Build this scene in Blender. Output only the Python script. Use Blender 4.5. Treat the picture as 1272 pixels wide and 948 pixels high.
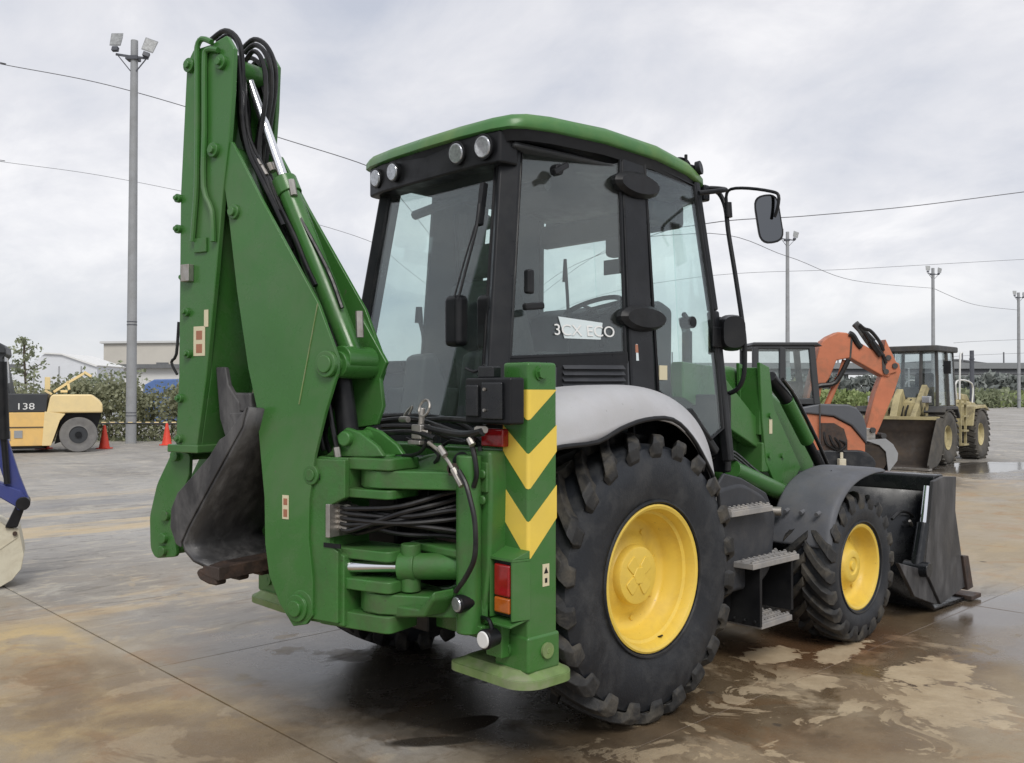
import bpy, bmesh, math, random
from mathutils import Vector, Matrix, noise
import numpy as np
random.seed(7); R = math.radians; PI = math.pi
for o in list(bpy.data.objects): bpy.data.objects.remove(o)
SC = bpy.context.scene; COL = SC.collection
# ------------------------------------------------------------------ camera
HEAD = 46.46                       # compass of the camera's right-hand axis, degrees from +X
cd = bpy.data.cameras.new('camera'); cam = bpy.data.objects.new('camera', cd); COL.objects.link(cam)
cam.location = (3.907, -3.644, 1.62)
cam.rotation_euler = (R(90 + .803), 0, R(HEAD))
cd.sensor_width = 36; cd.lens = 36 * 1141 / 1272; cd.clip_end = 3000; cd.clip_start = .05
SC.camera = cam
# ------------------------------------------------------------------ world: overcast sky
W = bpy.data.worlds.new('World'); SC.world = W; W.use_nodes = True
SUN_EL, SUN_AZ = 46, 124
def world():
    nt = W.node_tree; nt.nodes.clear(); N = nt.nodes.new; L = nt.links.new
    sky = N('ShaderNodeTexSky'); sky.sky_type = 'NISHITA'; sky.sun_disc = False
    sky.sun_elevation = R(SUN_EL); sky.sun_rotation = R(SUN_AZ)
    tc = N('ShaderNodeTexCoord'); sep = N('ShaderNodeSeparateXYZ'); L(tc.outputs['Generated'], sep.inputs[0])
    def M(op, a, b=None, clamp=False):
        n = N('ShaderNodeMath'); n.operation = op; n.use_clamp = clamp
        for i, x in enumerate((a, b)):
            if x is None: continue
            if isinstance(x, (int, float)): n.inputs[i].default_value = x
            else: L(x, n.inputs[i])
        return n.outputs[0]
    zz = M('ADD', M('MAXIMUM', sep.outputs[2], 0), .34)
    cmb = N('ShaderNodeCombineXYZ'); L(M('DIVIDE', sep.outputs[0], zz), cmb.inputs[0]); L(M('DIVIDE', sep.outputs[1], zz), cmb.inputs[1])
    def ns(scale, det, rough, off, dist=0.):
        mp = N('ShaderNodeMapping'); L(cmb.outputs[0], mp.inputs[0]); mp.inputs['Location'].default_value = (off, off*.7, 0)
        mp.inputs['Rotation'].default_value = (0, 0, R(38)); mp.inputs['Scale'].default_value = (1, 1.25, 1)
        n = N('ShaderNodeTexNoise'); n.inputs['Scale'].default_value = scale; n.inputs['Detail'].default_value = det
        n.inputs['Roughness'].default_value = rough; n.inputs['Distortion'].default_value = dist
        L(mp.outputs[0], n.inputs['Vector']); return n.outputs['Fac']
    big = ns(.8, 5, .5, 6.4, .1); fine = ns(2.7, 9, .60, 9.7, .3)
    t = M('ADD', M('MULTIPLY', big, .58), M('MULTIPLY', fine, .42))
    cr = N('ShaderNodeValToRGB'); L(t, cr.inputs[0]); e = cr.color_ramp
    e.elements[0].position = .38; e.elements[0].color = (.45, .475, .545, 1)
    e.elements[1].position = .62; e.elements[1].color = (.78, .77, .78, 1)
    x = e.elements.new(.47); x.color = (.565, .575, .62, 1)
    x = e.elements.new(.54); x.color = (.645, .645, .675, 1)
    # horizon: a slightly greyer, flatter band
    hz = M('SUBTRACT', 1, M('MULTIPLY', M('MAXIMUM', sep.outputs[2], 0), 7), True)
    mh = N('ShaderNodeMix'); mh.data_type = 'RGBA'; L(M('MULTIPLY', hz, .75), mh.inputs[0]); L(cr.outputs[0], mh.inputs[6]); mh.inputs[7].default_value = (.60, .615, .635, 1)
    sc = N('ShaderNodeVectorMath'); sc.operation = 'SCALE'; L(mh.outputs[2], sc.inputs[0]); sc.inputs[3].default_value = 10.0
    mx = N('ShaderNodeMix'); mx.data_type = 'RGBA'; mx.inputs[0].default_value = .93
    L(sky.outputs[0], mx.inputs[6]); L(sc.outputs[0], mx.inputs[7])
    bg = N('ShaderNodeBackground'); bg.inputs[1].default_value = .1; L(mx.outputs[2], bg.inputs[0])
    o = N('ShaderNodeOutputWorld'); L(bg.outputs[0], o.inputs[0])
world()
sd = bpy.data.lights.new('sun', 'SUN'); sd.energy = 1.5; sd.angle = R(24); sd.color = (1, .965, .91)
sun = bpy.data.objects.new('sun', sd); COL.objects.link(sun)
sun.rotation_euler = (R(90 - SUN_EL), 0, R(180 - SUN_AZ + 0)); sun.location = (0, 0, 30)
SC.view_settings.view_transform = 'Standard'; SC.view_settings.look = 'None'
SC.view_settings.exposure = .37; SC.view_settings.gamma = 1
SC.render.engine = 'CYCLES'
SC.cycles.max_bounces = 10; SC.cycles.transparent_max_bounces = 24; SC.cycles.glossy_bounces = 4; SC.cycles.diffuse_bounces = 3

# ------------------------------------------------------------------ materials
MATS = {}
def newmat(name):
    m = bpy.data.materials.new(name); m.use_nodes = True; nt = m.node_tree; nt.nodes.clear()
    MATS[name] = m; return m, nt, nt.nodes.new, nt.links.new
def paint(name, col, rough=.5, metal=0, var=.12, scale=3., dirt=None, dirt_amt=.0, dirt_scale=2.5, bump=.0, bscale=60., spec=.5, coat=0, rvar=.12, chips=None, emit=None, stretch=None, world_co=False):
    """surface colour with a broad tonal drift, dirt film in patches, uneven gloss and fine relief"""
    m, nt, N, L = newmat(name)
    b = N('ShaderNodeBsdfPrincipled'); o = N('ShaderNodeOutputMaterial'); L(b.outputs[0], o.inputs[0])
    tc = N('ShaderNodeTexCoord'); src = tc.outputs['Object']
    if world_co: src = N('ShaderNodeNewGeometry').outputs['Position']
    if stretch:
        mp = N('ShaderNodeMapping'); mp.inputs['Scale'].default_value = stretch; L(src, mp.inputs[0]); src = mp.outputs[0]
    def ns(s, d=5, r=.6, dist=0):
        n = N('ShaderNodeTexNoise'); n.inputs['Scale'].default_value = s; n.inputs['Detail'].default_value = d; n.inputs['Roughness'].default_value = r
        n.inputs['Distortion'].default_value = dist; L(src, n.inputs['Vector']); return n.outputs['Fac']
    n1 = ns(scale)
    mr = N('ShaderNodeMapRange'); mr.inputs[1].default_value = .3; mr.inputs[2].default_value = .7; mr.inputs[3].default_value = 1 - var; mr.inputs[4].default_value = 1 + var; L(n1, mr.inputs[0])
    vm = N('ShaderNodeVectorMath'); vm.operation = 'SCALE'; vm.inputs[0].default_value = col; L(mr.outputs[0], vm.inputs[3])
    out = vm.outputs[0]
    rr = N('ShaderNodeMapRange'); rr.inputs[1].default_value = .3; rr.inputs[2].default_value = .7; rr.inputs[3].default_value = max(rough - rvar, .03); rr.inputs[4].default_value = min(rough + rvar, 1); L(ns(scale * 2.3, 6), rr.inputs[0]); ro = rr.outputs[0]
    if dirt:
        d = N('ShaderNodeMapRange'); d.inputs[1].default_value = .46; d.inputs[2].default_value = .72; d.inputs[3].default_value = 0; d.inputs[4].default_value = dirt_amt
        L(ns(dirt_scale, 8, .68, .4), d.inputs[0])
        mx = N('ShaderNodeMix'); mx.data_type = 'RGBA'; L(d.outputs[0], mx.inputs[0]); L(out, mx.inputs[6]); mx.inputs[7].default_value = (*dirt, 1); out = mx.outputs[2]
        ad = N('ShaderNodeMath'); ad.operation = 'MULTIPLY_ADD'; L(d.outputs[0], ad.inputs[0]); ad.inputs[1].default_value = .45; L(ro, ad.inputs[2]); ad.use_clamp = True; ro = ad.outputs[0]
    if chips:
        cm = N('ShaderNodeMapRange'); cm.inputs[1].default_value = .665; cm.inputs[2].default_value = .70; cm.inputs[3].default_value = 0; cm.inputs[4].default_value = chips[1]; L(ns(26, 4, .7, 1.2), cm.inputs[0])
        mx = N('ShaderNodeMix'); mx.data_type = 'RGBA'; L(cm.outputs[0], mx.inputs[0]); L(out, mx.inputs[6]); mx.inputs[7].default_value = (*chips[0], 1); out = mx.outputs[2]
    L(out, b.inputs['Base Color']); L(ro, b.inputs['Roughness'])
    b.inputs['Metallic'].default_value = metal; b.inputs['Specular IOR Level'].default_value = spec; b.inputs['Coat Weight'].default_value = coat; b.inputs['Coat Roughness'].default_value = .12
    if bump:
        bp = N('ShaderNodeBump'); bp.inputs['Strength'].default_value = bump; bp.inputs['Distance'].default_value = .004; L(ns(bscale, 6, .65), bp.inputs['Height']); L(bp.outputs[0], b.inputs['Normal'])
    if emit: b.inputs['Emission Color'].default_value = (*emit[0], 1); b.inputs['Emission Strength'].default_value = emit[1]
    return m
DUST = (.20, .17, .13)
paint('green', (.043, .150, .031), .28, var=.12, scale=1.3, dirt=(.13, .16, .10), dirt_amt=.42, bump=.12, bscale=45, spec=.5, chips=((.10, .11, .07), .6))
paint('green_cast', (.046, .155, .034), .33, var=.14, scale=4, dirt=(.075, .085, .045), dirt_amt=.6, dirt_scale=5, bump=.45, bscale=38, chips=((.05, .045, .035), .8))
paint('green_roof', (.060, .18, .050), .36, var=.08, scale=2, dirt=(.25, .33, .10), dirt_amt=.45, dirt_scale=1.6, bump=.06)
paint('green_pad', (.16, .24, .08), .6, var=.2, scale=7, dirt=(.28, .27, .2), dirt_amt=.8, dirt_scale=6, bump=.5, bscale=30)
paint('yellow', (.76, .54, .085), .38, var=.05, scale=3, dirt=(.45, .30, .08), dirt_amt=.45, dirt_scale=4, bump=.08, chips=((.25, .15, .05), .7))
paint('yellow_tape', (.80, .58, .085), .45, var=.05, scale=6, dirt=(.5, .4, .15), dirt_amt=.25)
paint('charcoal', (.011, .012, .014), .34, spec=.28, var=.2, scale=4, dirt=(.05, .05, .048), dirt_amt=.2, bump=.1)
paint('black', (.007, .0075, .009), .40, spec=.32, var=.2, scale=5, dirt=(.05, .05, .047), dirt_amt=.25, bump=.1)
paint('black_gloss', (.008, .009, .011), .22, var=.1, scale=5, dirt=(.06, .06, .055), dirt_amt=.3, dirt_scale=3)
paint('grey_plastic', (.44, .44, .45), .55, var=.10, scale=3, dirt=(.42, .41, .40), dirt_amt=.5, dirt_scale=5, bump=.25, bscale=120, chips=((.22, .21, .20), .6))
paint('dark_plastic', (.10, .105, .118), .62, var=.14, scale=4, dirt=(.15, .145, .135), dirt_amt=.55, dirt_scale=6, bump=.3, bscale=90)
paint('tank_plastic', (.030, .032, .037), .55, var=.15, scale=4, dirt=(.09, .085, .08), dirt_amt=.5, dirt_scale=6, bump=.25, bscale=90)
paint('louver_grey', (.035, .037, .042), .45, var=.1, scale=4, dirt=(.14, .14, .14), dirt_amt=.3)
paint('rubber', (.015, .0175, .022), .46, var=.22, scale=4, dirt=(.075, .075, .074), dirt_amt=.6, dirt_scale=5, bump=.4, bscale=70, spec=.4)
paint('rubber_mud', (.024, .024, .024), .60, var=.35, scale=6, dirt=(.13, .115, .09), dirt_amt=.75, dirt_scale=7, bump=.6, bscale=60, spec=.35)
paint('bucket_brown', (.035, .026, .020), .7, var=.3, scale=3, dirt=(.11, .08, .055), dirt_amt=.6)
paint('old_tyre', (.075, .070, .062), .8, var=.25, scale=5, dirt=(.15, .13, .10), dirt_amt=.7)
paint('hose', (.009, .009, .010), .36, spec=.4, var=.2, scale=9, dirt=(.06, .058, .05), dirt_amt=.3, dirt_scale=9)
paint('chrome', (.82, .83, .85), .16, metal=1, var=.03, rvar=.05)
paint('steel', (.42, .40, .37), .42, metal=.85, var=.15, scale=15, dirt=(.22, .17, .11), dirt_amt=.5, dirt_scale=12)
paint('bucket_steel', (.050, .049, .050), .48, var=.4, scale=4, dirt=(.165, .16, .158), dirt_amt=.8, dirt_scale=7, bump=.6, bscale=30, metal=.2, stretch=(1, 1, .35))
paint('rusty_steel', (.040, .028, .023), .6, var=.4, scale=9, dirt=(.10, .055, .035), dirt_amt=.8, dirt_scale=12, bump=.8, bscale=40)
paint('tread_plate', (.30, .29, .28), .55, var=.15, scale=9, dirt=(.42, .38, .32), dirt_amt=.6, dirt_scale=9, metal=.2, bump=.3)
paint('seat_cloth', (.016, .020, .020), .85, var=.2, scale=9, bump=.3, bscale=200)
paint('headliner', (.055, .058, .062), .8, var=.06, scale=3)
paint('trim', (.020, .022, .024), .6, var=.12, scale=4)
paint('white', (.74, .74, .72), .5, var=.05)
paint('paper', (.60, .67, .68), .7, var=.05)
paint('cream_label', (.62, .56, .38), .5, var=.06)
paint('red_label', (.34, .14, .08), .5)
paint('lamp_glass', (.45, .46, .48), .12, metal=.6, var=.25, scale=60, rvar=.05)
paint('dull_glass', (.30, .31, .31), .45, var=.3, scale=12)
paint('red_lens', (.30, .008, .010), .12, var=.2, scale=30, coat=.6)
paint('amber_lens', (.42, .10, .012), .15, var=.15, scale=30, coat=.6)
paint('mirror_glass', (.16, .165, .17), .06, metal=1, var=.02, rvar=.02)
paint('fork_yellow', (.78, .50, .17), .45, var=.06, scale=1.5, dirt=(.45, .34, .2), dirt_amt=.35)
paint('fork_yellow_pale', (.80, .63, .32), .45, var=.05, scale=1.5, dirt=(.5, .42, .28), dirt_amt=.3)
paint('fork_grey', (.035, .038, .042), .5, var=.1)
paint('fork_wheel', (.17, .165, .16), .8, var=.15, scale=6, dirt=(.26, .25, .22), dirt_amt=.6)
paint('dig_orange', (.50, .165, .082), .45, var=.14, scale=2, dirt=(.26, .13, .075), dirt_amt=.7, dirt_scale=3, bump=.1)
paint('dig_grey', (.085, .092, .105), .5, var=.08, scale=2)
paint('loader_beige', (.42, .36, .19), .6, var=.25, scale=2.5, dirt=(.13, .11, .08), dirt_amt=.8, dirt_scale=3)
paint('loader_dark', (.05, .05, .05), .6, var=.2, scale=3, dirt=(.14, .12, .09), dirt_amt=.5)
paint('dig_blue', (.035, .05, .21), .45, var=.12, scale=3, dirt=(.12, .12, .16), dirt_amt=.3)
paint('cream_steel', (.60, .56, .44), .6, var=.08, scale=5, dirt=(.36, .30, .2), dirt_amt=.6, dirt_scale=6, bump=.3)
paint('cone_red', (.70, .065, .035), .5, var=.1)
paint('pole_grey', (.30, .31, .32), .6, var=.10, scale=2, dirt=(.22, .22, .21), dirt_amt=.4)
paint('pole_dark', (.08, .085, .10), .6, var=.1)
paint('wire', (.12, .12, .13), .6)
paint('wall_beige', (.56, .53, .47), .8, var=.05, scale=.2, dirt=(.4, .38, .34), dirt_amt=.4, dirt_scale=.3)
paint('wall_pale', (.60, .60, .585), .8, var=.05, scale=.2)
paint('roof_dark', (.14, .145, .15), .7)
paint('sheet_white', (.66, .68, .71), .7, var=.05, scale=.5)
paint('blue_sheet', (.09, .16, .36), .6, var=.1)
paint('concrete_far', (.24, .25, .255), .85, var=.08, scale=.05)  # distance haze is mixed into this grey
paint('concrete_shade', (.15, .155, .165), .85, var=.08, scale=.05)  # darker copy of the far concrete, girder shade painted into the colour
paint('bark', (.10, .08, .06), .9, var=.3, scale=8, bump=.5)
paint('soil', (.16, .13, .09), .95, var=.3, scale=1)
def leaf(name, c1, c2, sc=1.2):
    m, nt, N, L = newmat(name)
    b = N('ShaderNodeBsdfPrincipled'); o = N('ShaderNodeOutputMaterial')
    g = N('ShaderNodeNewGeometry'); n = N('ShaderNodeTexNoise'); n.inputs['Scale'].default_value = sc; n.inputs['Detail'].default_value = 3; L(g.outputs['Position'], n.inputs['Vector'])
    ad = N('ShaderNodeMath'); ad.operation = 'MULTIPLY_ADD'; L(g.outputs['Random Per Island'], ad.inputs[0]); ad.inputs[1].default_value = .5; L(n.outputs['Fac'], ad.inputs[2])
    cr = N('ShaderNodeValToRGB'); cr.color_ramp.elements[0].position = .4; cr.color_ramp.elements[0].color = (*c1, 1); cr.color_ramp.elements[1].position = 1.; cr.color_ramp.elements[1].color = (*c2, 1); L(ad.outputs[0], cr.inputs[0])
    L(cr.outputs[0], b.inputs['Base Color']); b.inputs['Roughness'].default_value = .6
    tr = N('ShaderNodeBsdfTranslucent'); L(cr.outputs[0], tr.inputs[0]); mx = N('ShaderNodeMixShader'); mx.inputs[0].default_value = .3; L(b.outputs[0], mx.inputs[1]); L(tr.outputs[0], mx.inputs[2]); L(mx.outputs[0], o.inputs[0])
leaf('leaf_hedge', (.16, .17, .10), (.36, .37, .23)); leaf('leaf_pale', (.16, .19, .11), (.32, .35, .22)); leaf('leaf_field', (.17, .23, .08), (.36, .42, .18), .15); leaf('leaf_dark', (.06, .09, .045), (.15, .19, .09))
leaf('leaf_far', (.20, .225, .22), (.30, .325, .30), .05)  # paler grey-green, with the haze of distance put into the leaf colour
def glass(name, tint, refl=1.0, dust=.04):
    m, nt, N, L = newmat(name)
    tr = N('ShaderNodeBsdfTransparent'); tr.inputs[0].default_value = (*tint, 1)
    gl = N('ShaderNodeBsdfGlossy'); gl.inputs['Roughness'].default_value = .02; gl.inputs[0].default_value = (.92, .96, .97, 1)
    df = N('ShaderNodeBsdfDiffuse'); df.inputs[0].default_value = (.45, .45, .43, 1)
    fr = N('ShaderNodeFresnel'); fr.inputs[0].default_value = 1.52
    ge = N('ShaderNodeNewGeometry'); io = N('ShaderNodeMapRange'); io.inputs[3].default_value = 1.52; io.inputs[4].default_value = 1 / 1.52; L(ge.outputs['Backfacing'], io.inputs[0]); L(io.outputs[0], fr.inputs[0])
    mu = N('ShaderNodeMath'); mu.operation = 'MULTIPLY'; mu.inputs[1].default_value = refl; mu.use_clamp = True; L(fr.outputs[0], mu.inputs[0])
    tc = N('ShaderNodeTexCoord'); n = N('ShaderNodeTexNoise'); n.inputs['Scale'].default_value = 2.2; n.inputs['Detail'].default_value = 7; n.inputs['Roughness'].default_value = .62; L(tc.outputs['Object'], n.inputs['Vector'])
    mr = N('ShaderNodeMapRange'); mr.inputs[1].default_value = .4; mr.inputs[2].default_value = .75; mr.inputs[3].default_value = dust * .3; mr.inputs[4].default_value = dust * 1.8; L(n.outputs['Fac'], mr.inputs[0])
    m1 = N('ShaderNodeMixShader'); L(mr.outputs[0], m1.inputs[0]); L(tr.outputs[0], m1.inputs[1]); L(df.outputs[0], m1.inputs[2])
    m2 = N('ShaderNodeMixShader'); L(mu.outputs[0], m2.inputs[0]); L(m1.outputs[0], m2.inputs[1]); L(gl.outputs[0], m2.inputs[2])
    o = N('ShaderNodeOutputMaterial'); L(m2.outputs[0], o.inputs[0])
glass('cab_glass', (.92, .975, .965), 1.15, .018); glass('cab_glass_dark', (.875, .925, .915), 1.45, .032); glass('far_glass', (.78, .83, .83), 1.6, .10)

def ground_mat(name, joint_sheet=False):
    m, nt, N, L = newmat(name)
    b = N('ShaderNodeBsdfPrincipled'); o = N('ShaderNodeOutputMaterial'); L(b.outputs[0], o.inputs[0])
    P = N('ShaderNodeNewGeometry').outputs['Position']
    def ns(s, d=6, r=.6, dist=0, off=0, st=(1, 1, 1), rot=0):
        mp = N('ShaderNodeMapping'); mp.inputs['Location'].default_value = (off, off * 1.3, 0); mp.inputs['Scale'].default_value = st; mp.inputs['Rotation'].default_value = (0, 0, R(rot)); L(P, mp.inputs[0])
        n = N('ShaderNodeTexNoise'); n.inputs['Scale'].default_value = s; n.inputs['Detail'].default_value = d; n.inputs['Roughness'].default_value = r; n.inputs['Distortion'].default_value = dist
        L(mp.outputs[0], n.inputs['Vector']); return n.outputs['Fac']
    def M(op, a, c=None, e=None, clamp=False):
        n = N('ShaderNodeMath'); n.operation = op; n.use_clamp = clamp
        for i, x in enumerate((a, c, e)):
            if x is None: continue
            if isinstance(x, (int, float)): n.inputs[i].default_value = x
            else: L(x, n.inputs[i])
        return n.outputs[0]
    def mr(x, a, c, lo=0, hi=1, smooth=True):
        n = N('ShaderNodeMapRange'); n.interpolation_type = 'SMOOTHSTEP' if smooth else 'LINEAR'; L(x, n.inputs[0])
        for i, v in enumerate((a, c, lo, hi)): n.inputs[i + 1].default_value = v
        return n.outputs[0]
    def mix(f, a, c):
        n = N('ShaderNodeMix'); n.data_type = 'RGBA'
        if isinstance(f, (int, float)): n.inputs[0].default_value = f
        else: L(f, n.inputs[0])
        for i, x in ((6, a), (7, c)):
            if isinstance(x, tuple): n.inputs[i].default_value = (*x, 1)
            else: L(x, n.inputs[i])
        return n.outputs[2]
    sep = N('ShaderNodeSeparateXYZ'); L(P, sep.inputs[0]); PX, PY = sep.outputs[0], sep.outputs[1]
    edge = ns(1.6, 8, .62, .3, 4)          # frays the outline of every patch
    edge2 = ns(.5, 4, .5, 0, 11)
    def blob(cx, cy, rx, ry, rot=0, soft=.25, fray=.9, crisp=None):
        """1 inside a frayed ellipse of the yard, 0 outside"""
        ca, sa = math.cos(R(rot)), math.sin(R(rot))
        dx = M('SUBTRACT', PX, cx); dy = M('SUBTRACT', PY, cy)
        u = M('DIVIDE', M('ADD', M('MULTIPLY', dx, ca), M('MULTIPLY', dy, sa)), rx)
        v = M('DIVIDE', M('SUBTRACT', M('MULTIPLY', dy, ca), M('MULTIPLY', dx, sa)), ry)
        d = M('SQRT', M('ADD', M('MULTIPLY', u, u), M('MULTIPLY', v, v)))
        d = M('ADD', d, M('MULTIPLY', M('SUBTRACT', edge, .5), fray * 1.6)); d = M('ADD', d, M('MULTIPLY', M('SUBTRACT', edge2, .5), fray * .6))
        if crisp: d = M('ADD', d, M('MULTIPLY', M('SUBTRACT', crisp[0], .5), 2.6)); d = M('ADD', d, M('MULTIPLY', M('SUBTRACT', crisp[1], .5), 2.2))
        return mr(d, 1 - soft, 1 + soft, 1, 0)
    def mx2(*xs):
        r_ = xs[0]
        for x in xs[1:]: r_ = M('MAXIMUM', r_, x)
        return r_
    # dry concrete, mottled
    c = mix(mr(ns(.35, 6, .55), .35, .65), (.27, .255, .232), (.365, .35, .325))
    c = mix(mr(ns(1.3, 9, .7, .5, 3), .50, .66, 0, .7), c, (.47, .44, .38))
    c = mix(mr(ns(4, 8, .7, .3, 8), .52, .72, 0, .5), c, (.22, .205, .185))
    # tan silt washed into streaks
    st = ns(.5, 8, .62, .6, 21, (2.6, 1, 1), 0)
    silt = mr(st, .52, .62, 0, 1)
    siltzone = mx2(blob(-7.7, 1.5, .55, 8, 0, .25, .35), blob(-3.2, 0., .5, 3, 0, .5, .6), blob(-1.0, -2.1, 1.6, .8, 0, .4, .8), blob(2.2, 1.0, 2.2, 2.0, 0, .5), blob(.2, 8.2, 2.6, 3.4, 0, .4), blob(-1.6, 14., 3, 4, 0, .4))
    c = mix(M('MULTIPLY', silt, M('MULTIPLY', siltzone, .8)), c, (.50, .39, .25))
    fs = ns(2.4, 9, .68, .8, 131, (3.2, 1, 1)); c = mix(M('MULTIPLY', mr(fs, .54, .63), .6), c, (.52, .46, .36)); c = mix(M('MULTIPLY', mr(fs, .45, .36), .6), c, (.15, .14, .125))
    edge3 = ns(6.5, 9, .68, .6, 141, (1, 1.6, 1), 20); edge4 = ns(2.6, 5, .6, .4, 151)
    strip = mx2(M('MULTIPLY', blob(-7.75, 2.5, .50, 9, 0, .10, .16), .9), M('MULTIPLY', blob(-9.3, 3.5, .16, 8, 0, .3, .3), .7), M('MULTIPLY', blob(-11.5, 5, .3, 7, 0, .3, .3), .5)); c = mix(M('MULTIPLY', strip, mr(ns(.9, 8, .66, .6, 301, (2.5, 1, 1)), .36, .52, .25, .85)), c, (.54, .43, .27)); c = mix(M('MULTIPLY', blob(-10.4, 3, .35, 7, 0, .4, .4), .5), c, (.20, .20, .205))
    # warm tone over whole fields of the yard
    warm = mx2(blob(-.9, -2.3, 3.2, 1.25, 0, .4, .7), M('MULTIPLY', blob(-2.8, -.2, 2.2, .9, 0, .5, .9), .25), blob(1.9, .6, 1.5, 3.4, 0, .4, .7), blob(.2, 8.6, 2.8, 4.2, 0, .5, .8), blob(-3.2, 12, 2.4, 3, 0, .5))
    c = mix(M('MULTIPLY', warm, .80), c, (.37, .295, .19))
    rust = mx2(blob(.6, 1.2, 2.0, 3.0, 0, .5, .9), blob(-.9, -2.0, 1.8, .8, 0, .5, .9)); och = M('MULTIPLY', mx2(blob(-.8, -1.95, .9, .5, 20, .4, .9), blob(-2.6, -1.75, .5, .25, 0, .4, .8), blob(-.35, -1.5, .5, .12, 30, .4, .8)), mr(ns(1.9, 8, .64, .5, 181), .42, .58)); c = mix(M('MULTIPLY', och, .75), c, (.56, .41, .19)); c = mix(M('MULTIPLY', M('MULTIPLY', mx2(rust, M('MULTIPLY', warm, .7)), mr(ns(1.7, 8, .65, .9, 171), .50, .64)), .6), c, (.36, .20, .085))
    # brown mud film
    mud = mx2(blob(.9, -1.9, 1.8, 1.0, -5, .5, .6), blob(1.25, 1.0, .95, 2.6, 0, .4, .7), blob(.9, 3.2, .8, 1.0, 0, .4), blob(-.9, -1.9, 1.3, .45, 0, .5))
    c = mix(M('MULTIPLY', mud, mr(ns(1.1, 8, .62, .3, 31), .36, .60, .30, .9)), c, (.20, .142, .085))
    c = mix(M('MULTIPLY', blob(.95, 2.0, .38, .7, 0, .5, .8), .7), c, (.19, .085, .035))
    # wet film: darker, some gloss
    wet = mx2(blob(-.1, -.1, 1.5, 1.15, 0, .35, .5), blob(1.15, 1.7, .8, 2.2, 0, .30, .8), blob(1.5, 3.3, .9, 1.3, 0, .3, .7), blob(.7, -1.0, .8, .5, -10, .35), blob(-1.3, -.6, 1.3, .7, 0, .6, .8), blob(-3.4, 17.2, 1.8, 3.2, 0, .35, .6), blob(-3.4, 13.0, 1.2, 2.0, 0, .35, .6))
    patch = mr(ns(1.3, 9, .64, .5, 51), .40, .47, 0, 1)     # dry islands stay in the film
    wet = M('MULTIPLY', wet, patch)
    # dry tan crust left standing in it, crisp edged
    crust = M('MULTIPLY', mx2(blob(1.98, 1.38, .24, .42, 12, .05, .5, (edge3, edge4)), blob(1.70, 1.85, .20, .34, -10, .06, .55, (edge3, edge4)), blob(1.12, 1.95, .09, .40, 8, .06, .5, (edge3, edge4)), blob(.86, 1.42, .12, .26, 0, .08, .7, (edge3, edge4)), blob(1.35, 1.15, .10, .14, 0, .1, .6, (edge3, edge4)), M('MULTIPLY', blob(1.35, .35, .9, .9, 0, .3, .6), mr(ns(2.6, 9, .66, .9, 91), .545, .565, 0, .85)), M('MULTIPLY', blob(-.9, -1.9, 1.1, .7, 0, .3, .6), mr(ns(2.0, 9, .66, .7, 95), .54, .60, 0, .5)), M('MULTIPLY', blob(-2.6, -.6, 2.4, 1.0, 0, .4, .6), mr(ns(2.4, 8, .62, .4, 99), .60, .64, 0, .5))), 1)
    c = mix(M('MULTIPLY', crust, .85), c, mix(mr(ns(3.5, 7, .65, 0, 161), .35, .65), (.52, .42, .28), (.40, .31, .20)))
    wet = M('MULTIPLY', wet, M('SUBTRACT', 1, crust))
    # standing water
    pud = M('MULTIPLY', mx2(M('MULTIPLY', blob(1.45, 3.9, .34, .9, -4, .22, .7), .92), M('MULTIPLY', blob(2.15, 2.9, .30, .8, 0, .3, .8), .75), blob(-3.75, 18.1, .9, 2.2, 0, .12, .5), blob(.45, -.75, .26, .10, 80, .10, .6), blob(-3.3, 13.2, .5, .8, 0, .12, .6)), M('SUBTRACT', 1, crust))
    wet = M('MAXIMUM', wet, pud)
    wetcol = N('ShaderNodeVectorMath'); wetcol.operation = 'MULTIPLY'; L(c, wetcol.inputs[0]); wetcol.inputs[1].default_value = (.50, .46, .41)
    c = mix(M('MULTIPLY', wet, .92), c, wetcol.outputs[0])
    c = mix(M('MULTIPLY', pud, .45), c, (.075, .066, .058))
    # oily spots, shade painted dark under the machine, and grit
    oil_shade = mx2(blob(.25, -.72, .75, .22, 12, .25, .8), blob(.52, -.95, .07, .25, -35, .2, .5), blob(-.1, -.15, 1.25, 1.0, 0, .5, .8))
    c = mix(M('MULTIPLY', oil_shade, .86), c, (.022, .019, .016))
    vo = N('ShaderNodeTexVoronoi'); vo.inputs['Scale'].default_value = 1.9; L(P, vo.inputs['Vector'])
    spots = M('MULTIPLY', mr(M('ADD', vo.outputs['Distance'], M('MULTIPLY', M('SUBTRACT', edge3, .5), .16)), .035, .06, 1, 0), mr(ns(3.3, 3, .5, 0, 71), .46, .54))
    c = mix(M('MULTIPLY', spots, .7), c, (.06, .05, .04))
    grit = mr(ns(90, 3, .7), .62, .70); c = mix(M('MULTIPLY', grit, .3), c, (.50, .46, .40)); g2 = mr(ns(55, 4, .75, 0, 33), .60, .66); c = mix(M('MULTIPLY', g2, .4), c, (.10, .09, .075)); cv = ns(1.1, 10, .72, 1.6, 201); crk = M('SUBTRACT', 1, mr(M('ABSOLUTE', M('SUBTRACT', cv, .5)), .0, .0035)); c = mix(M('MULTIPLY', M('MULTIPLY', crk, mr(ns(.35, 3, .5, 0, 77), .5, .6)), .55), c, (.09, .08, .065))
    L(c, b.inputs['Base Color'])
    damp = mr(ns(.45, 5, .6, .4, 81), .38, .60, 0, 1)
    rgh = mr(damp, 0, 1, .72, .46); rgh = M('ADD', rgh, M('MULTIPLY', M('SUBTRACT', ns(6, 6, .7, 0, 15), .5), .35))
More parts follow.
